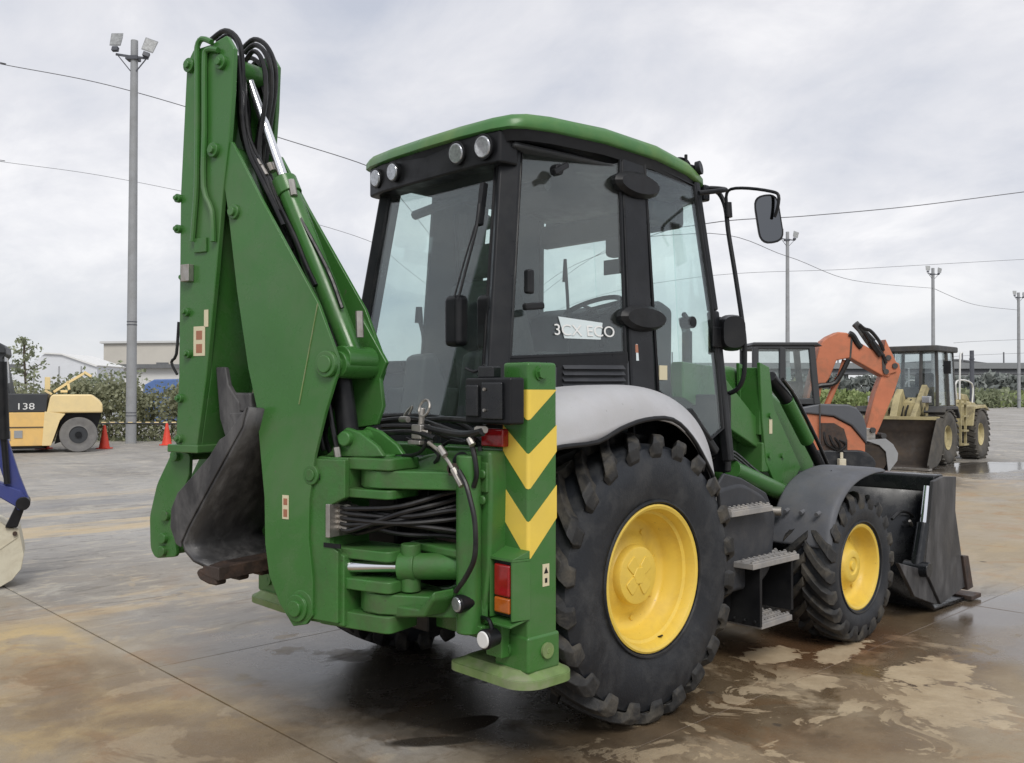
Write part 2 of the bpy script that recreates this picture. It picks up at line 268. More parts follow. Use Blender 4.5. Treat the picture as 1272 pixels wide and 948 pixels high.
    rgh = M('ADD', M('MULTIPLY', rgh, M('SUBTRACT', 1, wet)), M('MULTIPLY', wet, .27)); rgh = M('ADD', M('MULTIPLY', rgh, M('SUBTRACT', 1, pud)), M('MULTIPLY', pud, .10))
    L(M('MAXIMUM', rgh, .015), b.inputs['Roughness']); L(M('ADD', .16, M('MULTIPLY', wet, .34)), b.inputs['Specular IOR Level'])
    h = M('ADD', M('MULTIPLY', ns(22, 8, .7), 1.0), M('MULTIPLY', ns(140, 4, .7), .35)); h = M('ADD', h, M('MULTIPLY', ns(2.2, 6, .6, .3, 5), 1.6))
    dryf = M('SUBTRACT', 1, M('MAXIMUM', M('MULTIPLY', wet, .72), pud))
    bp = N('ShaderNodeBump'); bp.inputs['Distance'].default_value = .006; L(M('MULTIPLY', dryf, .95), bp.inputs['Strength']); L(h, bp.inputs['Height']); L(bp.outputs[0], b.inputs['Normal'])
    return m
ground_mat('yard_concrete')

# ------------------------------------------------------------------ mesh helpers
class MB:
    def __init__(s): s.v = []; s.f = []
    def add(s, vs, fs):
        n = len(s.v); s.v += [tuple(p) for p in vs]; s.f += [tuple(i + n for i in f) for f in fs]; return s
    def box(s, x0, x1, y0, y1, z0, z1, M=None):
        vs = [(x0,y0,z0),(x1,y0,z0),(x1,y1,z0),(x0,y1,z0),(x0,y0,z1),(x1,y0,z1),(x1,y1,z1),(x0,y1,z1)]
        if M: vs = [M @ Vector(p) for p in vs]
        return s.add(vs, [(0,3,2,1),(4,5,6,7),(0,1,5,4),(1,2,6,5),(2,3,7,6),(3,0,4,7)])
    def prism(s, pts, lo, hi, ax='x', top=None):
        """polygon extruded along an axis; ax x: pts are (y,z); y: (x,z); z: (x,y). top: another outline for the hi side"""
        def P(p, h): return (h, p[0], p[1]) if ax == 'x' else ((p[0], h, p[1]) if ax == 'y' else (p[0], p[1], h))
        n = len(pts); q = top or pts
        vs = [P(p, lo) for p in pts] + [P(p, hi) for p in q]
        return s.add(vs, [tuple(range(n))[::-1], tuple(range(n, 2 * n))] + [(i, (i + 1) % n, n + (i + 1) % n, n + i) for i in range(n)])
    def cyl(s, p0, p1, r0, r1=None, n=20, cap=True):
        p0, p1 = Vector(p0), Vector(p1); r1 = r0 if r1 is None else r1
        d = (p1 - p0).normalized(); a = d.orthogonal().normalized(); b = d.cross(a)
        vs = []
        for p, r in ((p0, r0), (p1, r1)):
            for i in range(n): t = 2 * PI * i / n; vs.append(p + (a * math.cos(t) + b * math.sin(t)) * r)
        fs = [(i, (i + 1) % n, n + (i + 1) % n, n + i) for i in range(n)]
        if cap: fs += [tuple(range(n))[::-1], tuple(range(n, 2 * n))]
        return s.add(vs, fs)
    def lathe(s, prof, n=48, o=(0, 0, 0), ax='x', close=False):
        """prof: (along-axis, radius)"""
        vs = []; m = len(prof)
        for i in range(n):
            t = 2 * PI * i / n; c, q = math.cos(t), math.sin(t)
            for (a, r) in prof:
                p = (a, r * c, r * q) if ax == 'x' else ((r * c, a, r * q) if ax == 'y' else (r * c, r * q, a))
                vs.append((p[0] + o[0], p[1] + o[1], p[2] + o[2]))
        fs = []
        for i in range(n):
            j = (i + 1) % n
            for k in range(m - (0 if close else 1)):
                l = (k + 1) % m; fs.append((i * m + k, j * m + k, j * m + l, i * m + l))
        return s.add(vs, fs)
    def tube(s, pts, r, n=8, sm=4, cap=True):
        pts = [Vector(p) for p in pts]
        if sm > 1 and len(pts) > 2: pts = spline(pts, sm)
        a = None; vs = []
        for i, p in enumerate(pts):
            d = (pts[min(i + 1, len(pts) - 1)] - pts[max(i - 1, 0)]).normalized()
            a = d.orthogonal().normalized() if a is None else (a - d * a.dot(d)).normalized()
            b = d.cross(a)
            for k in range(n): t = 2 * PI * k / n; vs.append(p + (a * math.cos(t) + b * math.sin(t)) * r)
        m = len(pts); fs = [(i * n + k, i * n + (k + 1) % n, (i + 1) * n + (k + 1) % n, (i + 1) * n + k) for i in range(m - 1) for k in range(n)]
        if cap: fs += [tuple(range(n))[::-1], tuple(range((m - 1) * n, m * n))]
        return s.add(vs, fs)
    def beam(s, p0, p1, side, w, d):
        """rectangular bar from p0 to p1; side: direction of its width w, d its depth"""
        p0, p1 = Vector(p0), Vector(p1); t = (p1 - p0).normalized(); a = Vector(side); a = (a - t * a.dot(t)).normalized(); b = t.cross(a)
        vs = [p + a * (w / 2 * i) + b * (d / 2 * j) for p in (p0, p1) for i, j in ((-1,-1),(1,-1),(1,1),(-1,1))]
        return s.add(vs, [(0,3,2,1),(4,5,6,7),(0,1,5,4),(1,2,6,5),(2,3,7,6),(3,0,4,7)])
    def sheet(s, pts, th, ref=None):
        """flat plate from a 3D outline, given a thickness along its normal"""
        P = [Vector(p) for p in pts]; nrm = (P[1] - P[0]).cross(P[2] - P[0]).normalized()
        if ref is not None and nrm.dot(Vector(ref)) < 0: nrm = -nrm
        n = len(P); vs = P + [p - nrm * th for p in P]
        return s.add(vs, [tuple(range(n)), tuple(range(n, 2 * n))[::-1]] + [(i, n + i, n + (i + 1) % n, (i + 1) % n) for i in range(n)])
    def grid(s, rows, th=0, close=False):
        """surface through rows of 3D points, optionally thickened downwards along its normals by a solidify step"""
        m = len(rows[0]); vs = [Vector(p) for r_ in rows for p in r_]; nr = len(rows)
        fs = [(i * m + k, i * m + k + 1, (i + 1) * m + k + 1, (i + 1) * m + k) for i in range(nr - 1) for k in range(m - 1)]
        return s.add(vs, fs)
    def build(s, name, mat, parent=None, bevel=0, seg=2, M=None, smooth=35, solid=0, sub=0, loc=None):
        me = bpy.data.meshes.new(name); vs = s.v
        if M is not None: vs = [M @ Vector(p) for p in vs]
        if loc is not None: vs = [Vector(p) - Vector(loc) for p in vs]
        me.from_pydata([tuple(p) for p in vs], [], s.f)
        bm = bmesh.new(); bm.from_mesh(me); bmesh.ops.recalc_face_normals(bm, faces=bm.faces); bm.to_mesh(me); bm.free()
        me.materials.append(MATS[mat])
        if smooth: me.shade_smooth(); me.set_sharp_from_angle(angle=R(smooth))
        o = bpy.data.objects.new(name, me); COL.objects.link(o)
        if loc is not None: o.location = loc
        if parent is not None: o.parent = parent
        if sub: q = o.modifiers.new('subdiv', 'SUBSURF'); q.levels = q.render_levels = sub
        if solid: q = o.modifiers.new('thickness', 'SOLIDIFY'); q.thickness = solid; q.offset = -1
        if bevel:
            q = o.modifiers.new('bevel', 'BEVEL'); q.width = bevel; q.segments = seg; q.limit_method = 'ANGLE'; q.angle_limit = R(32); q.harden_normals = bool(smooth)
        return o
def spline(P, n):
    out = []
    for i in range(len(P) - 1):
        a = P[max(i - 1, 0)]; b = P[i]; c = P[i + 1]; d = P[min(i + 2, len(P) - 1)]
        for k in range(n):
            t = k / n; out.append(.5 * ((2 * b) + (c - a) * t + (2 * a - 5 * b + 4 * c - d) * t * t + (3 * b - a - 3 * c + d) * t ** 3))
    out.append(P[-1]); return out
def rounded(pts, r, n=4):
    """2D outline with its corners rounded"""
    out = []; m = len(pts)
    for i in range(m):
        p = Vector(pts[i]); a = Vector(pts[i - 1]); b = Vector(pts[(i + 1) % m])
        da = (a - p); db = (b - p); k = min(r, da.length * .45, db.length * .45); A_ = p + da.normalized() * k; B_ = p + db.normalized() * k
        for j in range(n + 1):
            t = j / n; out.append(tuple((1 - t) ** 2 * A_ + 2 * t * (1 - t) * p + t * t * B_))
    return out
def lab(o, label=None, cat=None, group=None, kind=None):
    if label: o['label'] = label
    if cat: o['category'] = cat
    if group: o['group'] = group
    if kind: o['kind'] = kind
    return o
def thing(name, label, cat, loc=(0, 0, 0), rz=0, group=None):
    o = bpy.data.objects.new(name, None); COL.objects.link(o); o.empty_display_size = .2
    o.location = loc; o.rotation_euler = (0, 0, rz); return lab(o, label, cat, group)
def copy_tree(o, parent=None):
    c = o.copy(); COL.objects.link(c)
    if parent is not None: c.parent = parent
    for ch in [x for x in o.children]: copy_tree(ch, c)
    return c
def words(name, text, size, mat, parent, Mx, extrude=.001):
    cu = bpy.data.curves.new(name, 'FONT'); cu.body = text; cu.size = size; cu.extrude = extrude; cu.align_x = 'CENTER'; cu.align_y = 'CENTER'
    t = bpy.data.objects.new(name, cu); COL.objects.link(t); bpy.context.view_layer.update()
    me = bpy.data.meshes.new_from_object(t); bpy.data.objects.remove(t)
    me.transform(Mx); me.materials.clear(); me.materials.append(MATS[mat]); o = bpy.data.objects.new(name, me); COL.objects.link(o); o.parent = parent
    return o
CX, CY = 3.907, -3.644; HX = (math.cos(R(HEAD)), math.sin(R(HEAD))); HY = (-HX[1], HX[0])
def site(lat, dep, z=0):            # metres right of / ahead of the spot the photographer stands on
    return (CX + HX[0] * lat + HY[0] * dep, CY + HX[1] * lat + HY[1] * dep, z)
SITE_RZ = R(HEAD)

# ------------------------------------------------------------------ ground
g = MB(); S = 1500
g.add([(-S,-S,-.014),(S,-S,-.014),(S,S,-.014),(-S,S,-.014)], [(0,1,2,3)])
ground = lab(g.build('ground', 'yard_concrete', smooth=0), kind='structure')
SX, SY = 2.75, 5.2
slab_me = None
def slabs():
    xs = [-1.52 + SX * k for k in range(-14, 3)]; ys = [-1.40 + SY * k for k in range(-1, 6)]
    G = .0055
    for i in range(len(xs) - 1):
        for j in range(len(ys) - 1):
            m = MB(); m.box(xs[i] + G*.45, xs[i+1] - G*.45, ys[j] + G, ys[j+1] - G, -.013, random.uniform(-.0006, .0006))
            cx, cy = (xs[i] + xs[i+1]) / 2, (ys[j] + ys[j+1]) / 2
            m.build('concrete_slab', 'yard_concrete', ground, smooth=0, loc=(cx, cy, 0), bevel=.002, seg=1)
slabs()

# ================================================================== backhoe loader
BL = thing('backhoe_loader', 'large green backhoe loader with yellow wheels, folded rear digging arm and grey rear mudguard', 'backhoe loader')
# ---- wheels
def wheel(name, Rt, width, Rr, rim_prof, nl, lug, lug_w, hub_r, hub_x):
    hw = width / 2; m = MB(); m.lathe(rim_prof, 64)
    w = m.build(name, 'yellow', BL, smooth=40)
    Rc = Rt - lug
    prof = [(hw*.72, Rr), (hw*.86, Rr+.012), (hw*.97, Rr+(Rc-Rr)*.30), (hw*1.0, Rr+(Rc-Rr)*.55), (hw*.97, Rr+(Rc-Rr)*.78), (hw*.88, Rc-.022), (hw*.72, Rc-.004), (hw*.35, Rc), (0, Rc+.002)]
    prof = prof + [(-a, r_) for a, r_ in prof[-2::-1]]
    t = MB(); t.lathe(prof, 80)
    # moulded rings of the sidewall
    for rr_, dx in ((Rr + .03, .004),):
        xx = hw * .94 if rr_ < Rr + .05 else hw * 1.0
        t.lathe([(xx - .004, rr_ - .008), (xx + dx, rr_ - .004), (xx + dx, rr_ + .004), (xx - .004, rr_ + .008)], 80)
    t.build('tyre', 'rubber', w, smooth=40)
    l = MB(); pitch = 2 * PI / nl
    for side in (-1, 1):
        for k in range(nl):
            th0 = k * pitch + (pitch / 2 if side > 0 else 0)
            st = []
            for q, (tx, dr) in enumerate([(-.04, 0), (.22, 0), (.48, 0), (.74, -.003), (.93, -.012), (1.02, -.042), (1.025, -.10)]):
                ang = th0 + (.36 * min(tx, 1) ** .8 if tx > 0 else 0) * (22 / nl) + (.02 if q > 4 else 0)
                wid = lug_w * (1.0 if q < 4 else 1.22 if q < 6 else .9)
                ro = Rt + dr; ri = (Rc - .012) if q < 5 else ro - .03
                xo = side * hw * tx; xi = xo if q < 5 else side * hw * (tx - .09)
                st.append((ang, wid, xo, ro, xi, ri))
            vs = []
            for (ang, wid, xo, ro, xi, ri) in st:
                ta = wid / 2 / ro; tb = wid * .66 / ri
                for (x_, r_, a_) in ((xi, ri, ang - tb), (xo, ro, ang - ta), (xo, ro, ang + ta), (xi, ri, ang + tb)):
                    vs.append((x_, r_ * math.cos(a_), r_ * math.sin(a_)))
            fs = [(0,1,2,3), (24,27,26,25)]
            for q in range(6):
                for e in range(4): f_ = (e + 1) % 4; fs.append((q*4+e, q*4+f_, (q+1)*4+f_, (q+1)*4+e))
            l.add(vs, fs)
    l.build('tyre_tread', 'rubber_mud', w, bevel=.006, seg=1, smooth=50)
    return w
rim_r = [(.186,.345),(.190,.362),(.200,.365),(.204,.356),(.198,.342),(.176,.331),(.150,.326),(.140,.312),(.100,.306),(.085,.294),(.040,.288),(.020,.272),(.012,.240),(.016,.205),(.034,.186),(.046,.160),(.056,.150),(.088,.148),(.098,.142),(.101,.132),(.101,.0)]
rw = wheel('rear_wheel', .715, .44, .350, rim_r, 22, .052, .070, .145, .1)
b = MB()
for k in range(4):       # raised cross of the hub, lobes between four pockets
    a = 2 * PI * k / 4 + .5; b.prism(rounded([(.030*math.cos(a)-.030*math.sin(a), .030*math.sin(a)+.030*math.cos(a)), (.104*math.cos(a)-.040*math.sin(a), .104*math.sin(a)+.040*math.cos(a)), (.104*math.cos(a)+.040*math.sin(a), .104*math.sin(a)-.040*math.cos(a)), (.030*math.cos(a)+.030*math.sin(a), .030*math.sin(a)-.030*math.cos(a))], .02), .095, .1065 + k*.0004, 'x')
b.cyl((.09, 0, 0), (.1095, 0, 0), .050, .047, 6); b.build('hub_cap', 'yellow', rw, bevel=.004)
for k in range(8):
    a = 2 * PI * k / 8; n_ = MB(); n_.cyl((.0, .235 * math.cos(a), .235 * math.sin(a)), (.022, .235 * math.cos(a), .235 * math.sin(a)), .017, .015, 6); n_.build('wheel_nut', 'yellow', rw)
b = MB(); b.cyl((.15, .03, -.327), (.18, .028, -.312), .005, n=8); b.build('valve', 'black', rw)
rw.location = (.895, 0, .712); rw.rotation_euler = (R(11), 0, 0)
lw = copy_tree(rw, BL); lw.location = (-.895, 0, .712); lw.rotation_euler = (R(7), 0, PI)
rim_f = [(.132,.262),(.136,.278),(.146,.282),(.150,.272),(.144,.258),(.118,.248),(.070,.242),(.040,.226),(.028,.205),(.030,.170),(.052,.150),(.075,.118),(.092,.110),(.100,.095),(.100,.060),(.092,.052),(.092,0)]
fw = wheel('front_wheel', .492, .34, .268, rim_f, 20, .038, .062, .11, .1)
b = MB(); b.cyl((.085, 0, 0), (.104, 0, 0), .030, .028, 16)
b.build('hub_cap', 'yellow', fw, bevel=.003)
for k in range(6):
    a = 2 * PI * k / 6; n_ = MB(); n_.cyl((.026, .185 * math.cos(a), .185 * math.sin(a)), (.045, .185 * math.cos(a), .185 * math.sin(a)), .014, .012, 6); n_.build('wheel_nut', 'yellow', fw)
fw.location = (.955, 2.17, .490); fw.rotation_euler = (R(5), 0, 0)
fl = copy_tree(fw, BL); fl.location = (-.955, 2.17, .490); fl.rotation_euler = (R(15), 0, PI)

# ---- chassis, axles, bonnet, tank
m = MB()
for sx in (-1, 1): m.box(sx*.42-.05, sx*.42+.05, -.95, 2.75, .62, .86)
m.box(-.5, .5, -.95, -.70, .50, 1.30); m.box(-.45, .45, -.6, .9, .55, 1.2)
m.box(-.40, .40, 1.2, 2.3, .55, 1.05); m.box(-.45, .45, 2.55, 2.9, .60, 1.05)
m.build('chassis', 'black', BL, bevel=.01)
m = MB(); m.cyl((-.8, 0, .71), (.8, 0, .71), .12); m.cyl((-.22, 0, .70), (.22, 0, .70), .24); m.build('rear_axle', 'black', BL, bevel=.01)
m = MB(); m.cyl((-.8, 2.17, .49), (.8, 2.17, .49), .085); m.box(-.3, .3, 2.05, 2.29, .40, .62); m.build('front_axle', 'black', BL, bevel=.01)
m = MB(); m.prism(rounded([(1.08, 1.05), (1.08, 1.815), (1.78, 1.815), (2.06, 1.735), (2.75, 1.42), (2.86, 1.30), (2.86, .92), (1.2, .92)], .06), -.42, .42, 'x')
m.build('engine_bonnet', 'green', BL, bevel=.05, seg=4)
m = MB(); m.cyl((.18, 1.55, 1.75), (.18, 1.55, 2.05), .035, n=16); m.cyl((.18, 1.55, 2.03), (.18, 1.50, 2.14), .03, n=16); m.build('exhaust_pipe', 'black', BL)
m = MB(); m.prism(rounded([(.62,1.06),(1.10,1.10),(1.36,1.00),(1.47,.87),(1.43,.55),(1.30,.46),(.66,.46)], .07), .48, .90, 'x'); m.build('fuel_tank', 'tank_plastic', BL, bevel=.03, seg=3)
m = MB(); m.prism(rounded([(.62,1.06),(1.10,1.10),(1.36,1.00),(1.47,.87),(1.43,.55),(1.30,.46),(.66,.46)], .07), -.90, -.48, 'x'); m.build('battery_box', 'tank_plastic', BL, bevel=.03, seg=3)
# ---- steps on the near side
def tread(y0, y1, z, x0, x1):
    t = MB(); t.box(x0, x1, y0, y1, z - .045, z - .012)
    for k in range(5):
        xx = x0 + .012 + (x1 - x0 - .03) * k / 4; t.box(xx - .007, xx + .007, y0 + .01, y1 - .01, z - .013, z)
        n_ = 9
        for j in range(n_): yy = y0 + .03 + (y1 - y0 - .06) * j / (n_ - 1); t.box(xx - .007, xx + .007, yy - .008, yy + .008, z, z + .008)
    return t
for sx in (1, -1):
    def mm(t):
        if sx < 0: t.v = [(-a, b_, c_) for a, b_, c_ in t.v]
        return t
    m = MB(); m.prism([(0.818,1.059),(0.933,1.163),(1.119,1.123),(1.388,1.017),(1.49,0.87),(1.45,0.576),(1.338,0.566),(1.34,0.835),(1.233,0.98),(0.949,1.022)], .86, .885, 'x')
    m.box(.70, .735, .84, 1.0, .55, .98); st = mm(m).build('step_frame', 'tank_plastic', BL, bevel=.012)
    mm(tread(.86, 1.30, .965, .76, .98)).build('step_tread', 'tread_plate', st, bevel=.003, seg=1)
    m = MB(); m.box(.70, 1.0, 1.12, 1.145, .255, .60); m.box(.70, 1.0, 1.475, 1.50, .30, .62); m.box(.70, .72, 1.14, 1.48, .26, .62); m.box(.70,.80,.80,1.14,.34,.60)
    for k in range(4): m.cyl((.76 + .07 * k, 1.105, .285), (.76 + .07 * k, 1.125, .285), .009, n=8)
    s2 = mm(m).build('step_box', 'black', BL, bevel=.006)
    mm(tread(1.0, 1.52, .655, .74, 1.03)).build('step_tread', 'tread_plate', s2, bevel=.003, seg=1)
    mm(tread(1.14, 1.485, .285, .73, 1.0)).build('step_tread', 'tread_plate', s2, bevel=.003, seg=1)
# ---- mudguards
def fender(sx):
    inner = [(-.86,1.50),(-.70,1.60),(-.375,1.662),(0,1.672),(.224,1.667),(.45,1.632),(.66,1.545),(.80,1.43),(.88,1.30),(.92,1.12),(.93,.98)]
    mid = [(-.80,1.47),(-.66,1.56),(-.40,1.628)] + [(-0.131,1.656),(0.106,1.636),(0.332,1.565),(0.498,1.459),(0.587,1.348),(0.64,1.213),(0.655,1.106)] + [(.70,.98)]
    nose = [(-.80,1.43),(-.66,1.50),(-.42,1.56)] + [(-0.192,1.581),(0.021,1.58),(0.208,1.521),(0.361,1.422),(0.463,1.312),(0.521,1.198),(0.551,1.101)] + [(.62,.98)]
    lip = [(-.80,1.36),(-.66,1.385),(-.42,1.398),(-.25,1.455),(-.06,1.495),(.16,1.492),(.32,1.40),(.44,1.275),(.52,1.17),(.56,1.08),(.57,.96)]
    rows = []
    for X_, c_ in ((.74, inner), (.80, inner), (.92, [((a[0]+b_[0])/2, (a[1]+b_[1])/2 + .012) for a, b_ in zip(inner, mid)]), (1.01, mid), (1.075, nose), (1.09, lip)):
        rows.append([(sx * X_, p[0], p[1]) for p in c_])
    m = MB(); m.grid(rows); f_ = m.build('rear_mudguard', 'grey_plastic', BL, smooth=60, sub=2, solid=.012)
    # dark rubber edging round the wheel side
    m = MB(); m.tube([(sx*1.088, p[0], p[1]) for p in lip], .012, 8, 3); m.build('edge_strip', 'black', f_)
    m = MB(); m.prism([(-.80,1.3),(-.80,1.36),(-.4,1.38),(-.1,1.46),(.2,1.46),(.5,1.33),(.68,1.1),(.74,.9),(.90,.9),(.90,1.25),(.75,1.45),(.5,1.58),(.2,1.63),(-.4,1.62),(-.86,1.46),(-.86,1.3)], sx*.70, sx*.745); m.build('wheel_arch_liner', 'black', f_)
fender(1); fender(-1)
for sx in (1, -1):
    arc = [(1.735,.655),(1.745,.72),(1.785,.84),(1.86,.95),(1.96,1.03),(2.09,1.085),(2.25,1.115),(2.42,1.13),(2.52,1.12)]
    rows = [[(sx * X_, p[0] + dy, p[1] + dz) for p in arc] for X_, dy, dz in ((.70,0,-.004),(.74,0,0),(1.06,0,0),(1.10,.006,-.008),(1.112,.03,-.03))]
    m = MB(); m.grid(rows); f_ = m.build('front_mudguard', 'dark_plastic', BL, smooth=60, sub=2, solid=.02)
    m = MB(); m.tube([(sx*.72,2.2,.6),(sx*.70,2.2,.95),(sx*.90,2.2,1.09)], .02); m.build('mudguard_stay', 'black', f_)
    for k in range(3): n_ = MB(); n_.cyl((sx*(.80+.11*k), 1.748, .86 - .0*k), (sx*(.80+.11*k), 1.79, .87), .014, n=8); n_.build('bolt', 'dark_plastic', f_)

# ---- cab
def cpt(k, z, sx=1):
    """points of the cab's uprights at height z: 0 rear corner, 1 centre post rear edge, 2 door rear edge, 3 front post"""
    t = (z - 1.5) / 1.36
    if k == 0: return Vector((sx * (.613 - .113 * t), -.635 + .205 * t, z))
    if k == 1: return Vector((sx * (.790 - .135 * t), .17 + .10 * t, z))
    if k == 2: return Vector((sx * (.792 - .135 * t), .40 + .05 * t, z))
    if k == 3: return Vector((sx * (.800 - .140 * t), 1.05 - .03 * t - (.10 * (t - .45) if t > .45 else 0), z))
    if k == 4: return Vector((sx * .34, 1.27 - .10 * t, z))
frame = MB()
for sx in (1, -1):
    frame.beam(cpt(0, 1.05, sx), cpt(0, 2.93, sx), (sx*.45, .9, 0), .115, .085)
    frame.beam((cpt(1, 1.30, sx) + cpt(2, 1.30, sx)) / 2, (cpt(1, 2.96, sx) + cpt(2, 2.96, sx)) / 2, (0, 1, 0), .205, .05)
    frame.beam(cpt(3, 1.22, sx), cpt(3, 2.12, sx), (0, 1, 0), .06, .06); frame.beam(cpt(3, 2.12, sx), cpt(3, 2.90, sx), (0, 1, 0), .055, .055)
    frame.beam(cpt(0, 1.77, sx), cpt(1, 1.815, sx), (0, 0, 1), .075, .05)
    hb_ = Vector((-sx*.032, 0, 0)); frame.beam(cpt(0, 2.93, sx) + hb_, cpt(1, 2.965, sx) + hb_, (0, 0, 1), .08, .05); frame.beam(cpt(1, 2.96, sx) + hb_, cpt(3, 2.905, sx) + hb_, (0, 0, 1), .07, .05)
    frame.beam((sx*.30, -.70, 1.36), cpt(0, 1.36, sx), (0, 0, 1), .30, .05)
    frame.beam(cpt(1, 1.40, sx), (sx*.81, .70, 1.52), (0, 0, 1), .05, .04); frame.beam((sx*.81, .68, 1.53), (sx*.815, .95, 1.28), (0, 0, 1), .05, .04)
frame.box(-.56, .56, -.50, -.42, 2.80, 2.92); frame.box(-.30, .30, -.72, -.66, 1.2, 1.5)
frame.box(-.68, .68, 1.04, 1.10, 2.80, 2.90); frame.box(-.80, .80, 1.08, 1.14, 1.15, 1.62)
cab = frame.build('cab', 'charcoal', BL, bevel=.014, seg=3)
m = MB(); m.box(-.60, .60, -.60, 1.1, 1.12, 1.18); m.build('cab_floor', 'trim', cab)
m = MB(); m.prism([(-.6,-.48),(.6,-.48),(.66,.2),(.66,1.0),(-.66,1.0),(-.66,.2)], 2.86, 2.89, 'z'); m.build('headliner', 'headliner', cab, bevel=.02)
def pane(name, pts, out, mat='cab_glass', ref=(1, 0, 0), th=.006):
    m = MB(); m.sheet(pts, th, ref); return m.build(name, mat, out, smooth=0)
for sx in (1, -1):
    def q(k0, k1, f, z):   # between two uprights at height z
        return cpt(k0, z, sx).lerp(cpt(k1, z, sx), f)
    n_ = Vector((sx * .02, 0, 0))
    P = [q(0,1,.07,1.80)+n_, q(0,1,.965,1.84)+n_, q(0,1,.965,2.91)+n_, q(0,1,.92,2.94)+n_, q(0,1,.12,2.898)+n_, q(0,1,.08,2.86)+n_]
    w_ = pane('quarter_window', P, cab, 'cab_glass_dark', (sx, 0, 0))
    rim_ = MB(); rim_.tube([p + n_ * .1 for p in P] + [P[0]], .010, 6, 1); rim_.build('window_seal', 'black', cab)
    D = [q(2,3,.02,2.935)+n_, q(2,3,.93,2.87)+n_, q(2,3,.95,2.08)+n_, q(2,3,.92,1.42)+n_, q(2,3,.72,1.36)+n_, q(2,3,.42,1.52)+n_, q(2,3,.02,1.64)+n_]
    pane('door_window', D, cab, 'cab_glass', (sx, 0, 0))
    rim_ = MB(); rim_.tube([p for p in D] + [D[0]], .011, 6, 1); rim_.build('window_seal', 'black', cab)
    for z in (2.78, 2.035):      # oval covers over the hinges of the centre post
        a = (cpt(1, z, sx) + cpt(2, z, sx)) / 2 + Vector((sx*.045, 0, 0)); h = MB()
        ring = [(a + Vector((0, .195 * math.cos(t), .072 * math.sin(t)))) for t in [2*PI*i/20 for i in range(20)]]
        ring2 = [(a + Vector((sx*.028, .165 * math.cos(t), .052 * math.sin(t)))) for t in [2*PI*i/20 for i in range(20)]]
        h.add(ring + ring2, [(i, (i+1) % 20, 20+(i+1) % 20, 20+i) for i in range(20)] + [tuple(range(20, 40))]); h.add([p - Vector((sx*.03,0,0)) for p in ring] + ring, [(i, (i+1) % 20, 20+(i+1) % 20, 20+i) for i in range(20)])
        h.build('window_hinge', 'black', cab, smooth=30)
    # louvred panel under the quarter window
    m = MB(); m.sheet([q(0,1,0,1.56)+n_, q(0,1,1.0,1.60)+n_, q(0,1,1.0,1.80)+n_, q(0,1,0,1.76)+n_], .03, (sx,0,0)); pn = m.build('louvre_panel', 'louver_grey', BL, bevel=.006)
    for k in range(4):
        z = 1.665 + k * .032; a = q(0,1,.46,z)+n_*1.3; c_ = q(0,1,.95,z+.004)+n_*1.3; m = MB(); m.beam(a, c_, (sx*.7, 0, -.7), .034, .006); m.build('louvre_slat', 'louver_grey', pn, bevel=.002, seg=1)
    m = MB(); m.sheet([q(0,1,.42,1.645)+n_*1.1, q(0,1,.98,1.65)+n_*1.1, q(0,1,.98,1.79)+n_*1.1, q(0,1,.42,1.785)+n_*1.1], .004, (sx,0,0)); m.build('louvre_recess', 'black', pn)
# window catches inside the near quarter window
m = MB(); a = Vector((.665,-.221,2.778)); m.beam(a - Vector((0,.05,.025)), a + Vector((0,.05,.03)), (0,0,1), .03, .03); m.cyl(a, a - Vector((.05,0,0)), .03); m.build('window_catch', 'black', cab, bevel=.006)
m = MB(); a = Vector((.72,-.50,2.17)); m.beam(a - Vector((0,0,.06)), a + Vector((0,0,.06)), (0,1,0), .045, .04); m.build('window_catch', 'black', cab, bevel=.012)
m = MB(); a = Vector((.715,-.48,2.045)); m.beam(a - Vector((0,.05,.0)), a + Vector((0,.08,.015)), (0,0,1), .035, .035); m.build('window_catch', 'black', cab, bevel=.01)
m = MB(); a = Vector((.735,.80,2.04)); m.cyl(a + Vector((.03,0,0)), a - Vector((.05,0,0)), .035); m.beam(a, a + Vector((0,-.06,.05)), (0,0,1), .025, .025); m.build('door_catch', 'black', cab, bevel=.006)
m = MB(); m.box(.785, .80, .95, 1.06, 1.90, 2.02); m.build('door_handle', 'black', cab, bevel=.006)
# rear window, wiper, windscreen
RG = [cpt(0,1.48,-1)+Vector((.06,-.035,0)), cpt(0,1.48,1)+Vector((-.06,-.035,0)), cpt(0,2.785,1)+Vector((-.05,-.035,0)), cpt(0,2.785,-1)+Vector((.05,-.035,0))]
pane('rear_window', RG, cab, 'cab_glass', (0,-1,0)); m = MB(); m.tube(RG + [RG[0]], .012, 6, 1); m.build('window_seal', 'black', cab)
for i in range(3):
    a = [cpt(3,1.62,-1), cpt(4,1.62,-1), cpt(4,1.62,1), cpt(3,1.62,1)]; c_ = [cpt(3,2.84,-1), cpt(4,2.84,-1), cpt(4,2.84,1), cpt(3,2.84,1)]
    pane('windscreen', [a[i], a[i+1], c_[i+1], c_[i]], cab, 'cab_glass', (0,1,0))
m = MB(); w1, w2, w0 = Vector([(0.443,-0.56,2.688)][0]), Vector([(0.463,-0.61,2.47)][0]), Vector([(0.427,-0.7,2.107)][0]); m.tube([w0, w0.lerp(w2,.5), w2, w1.lerp(w2,.5)], .007, 6, 2); m.tube([w0 + Vector((-.035,0,0)), w0.lerp(w2,.5) + Vector((-.03,0,0)), w2 + Vector((-.015,0,0))], .005, 6, 2)
m.beam(w2 + Vector((.0,.012,0)), w1 + Vector((0,.012,0)), (1,0,0), .030, .03); m.build('wiper', 'black', cab)
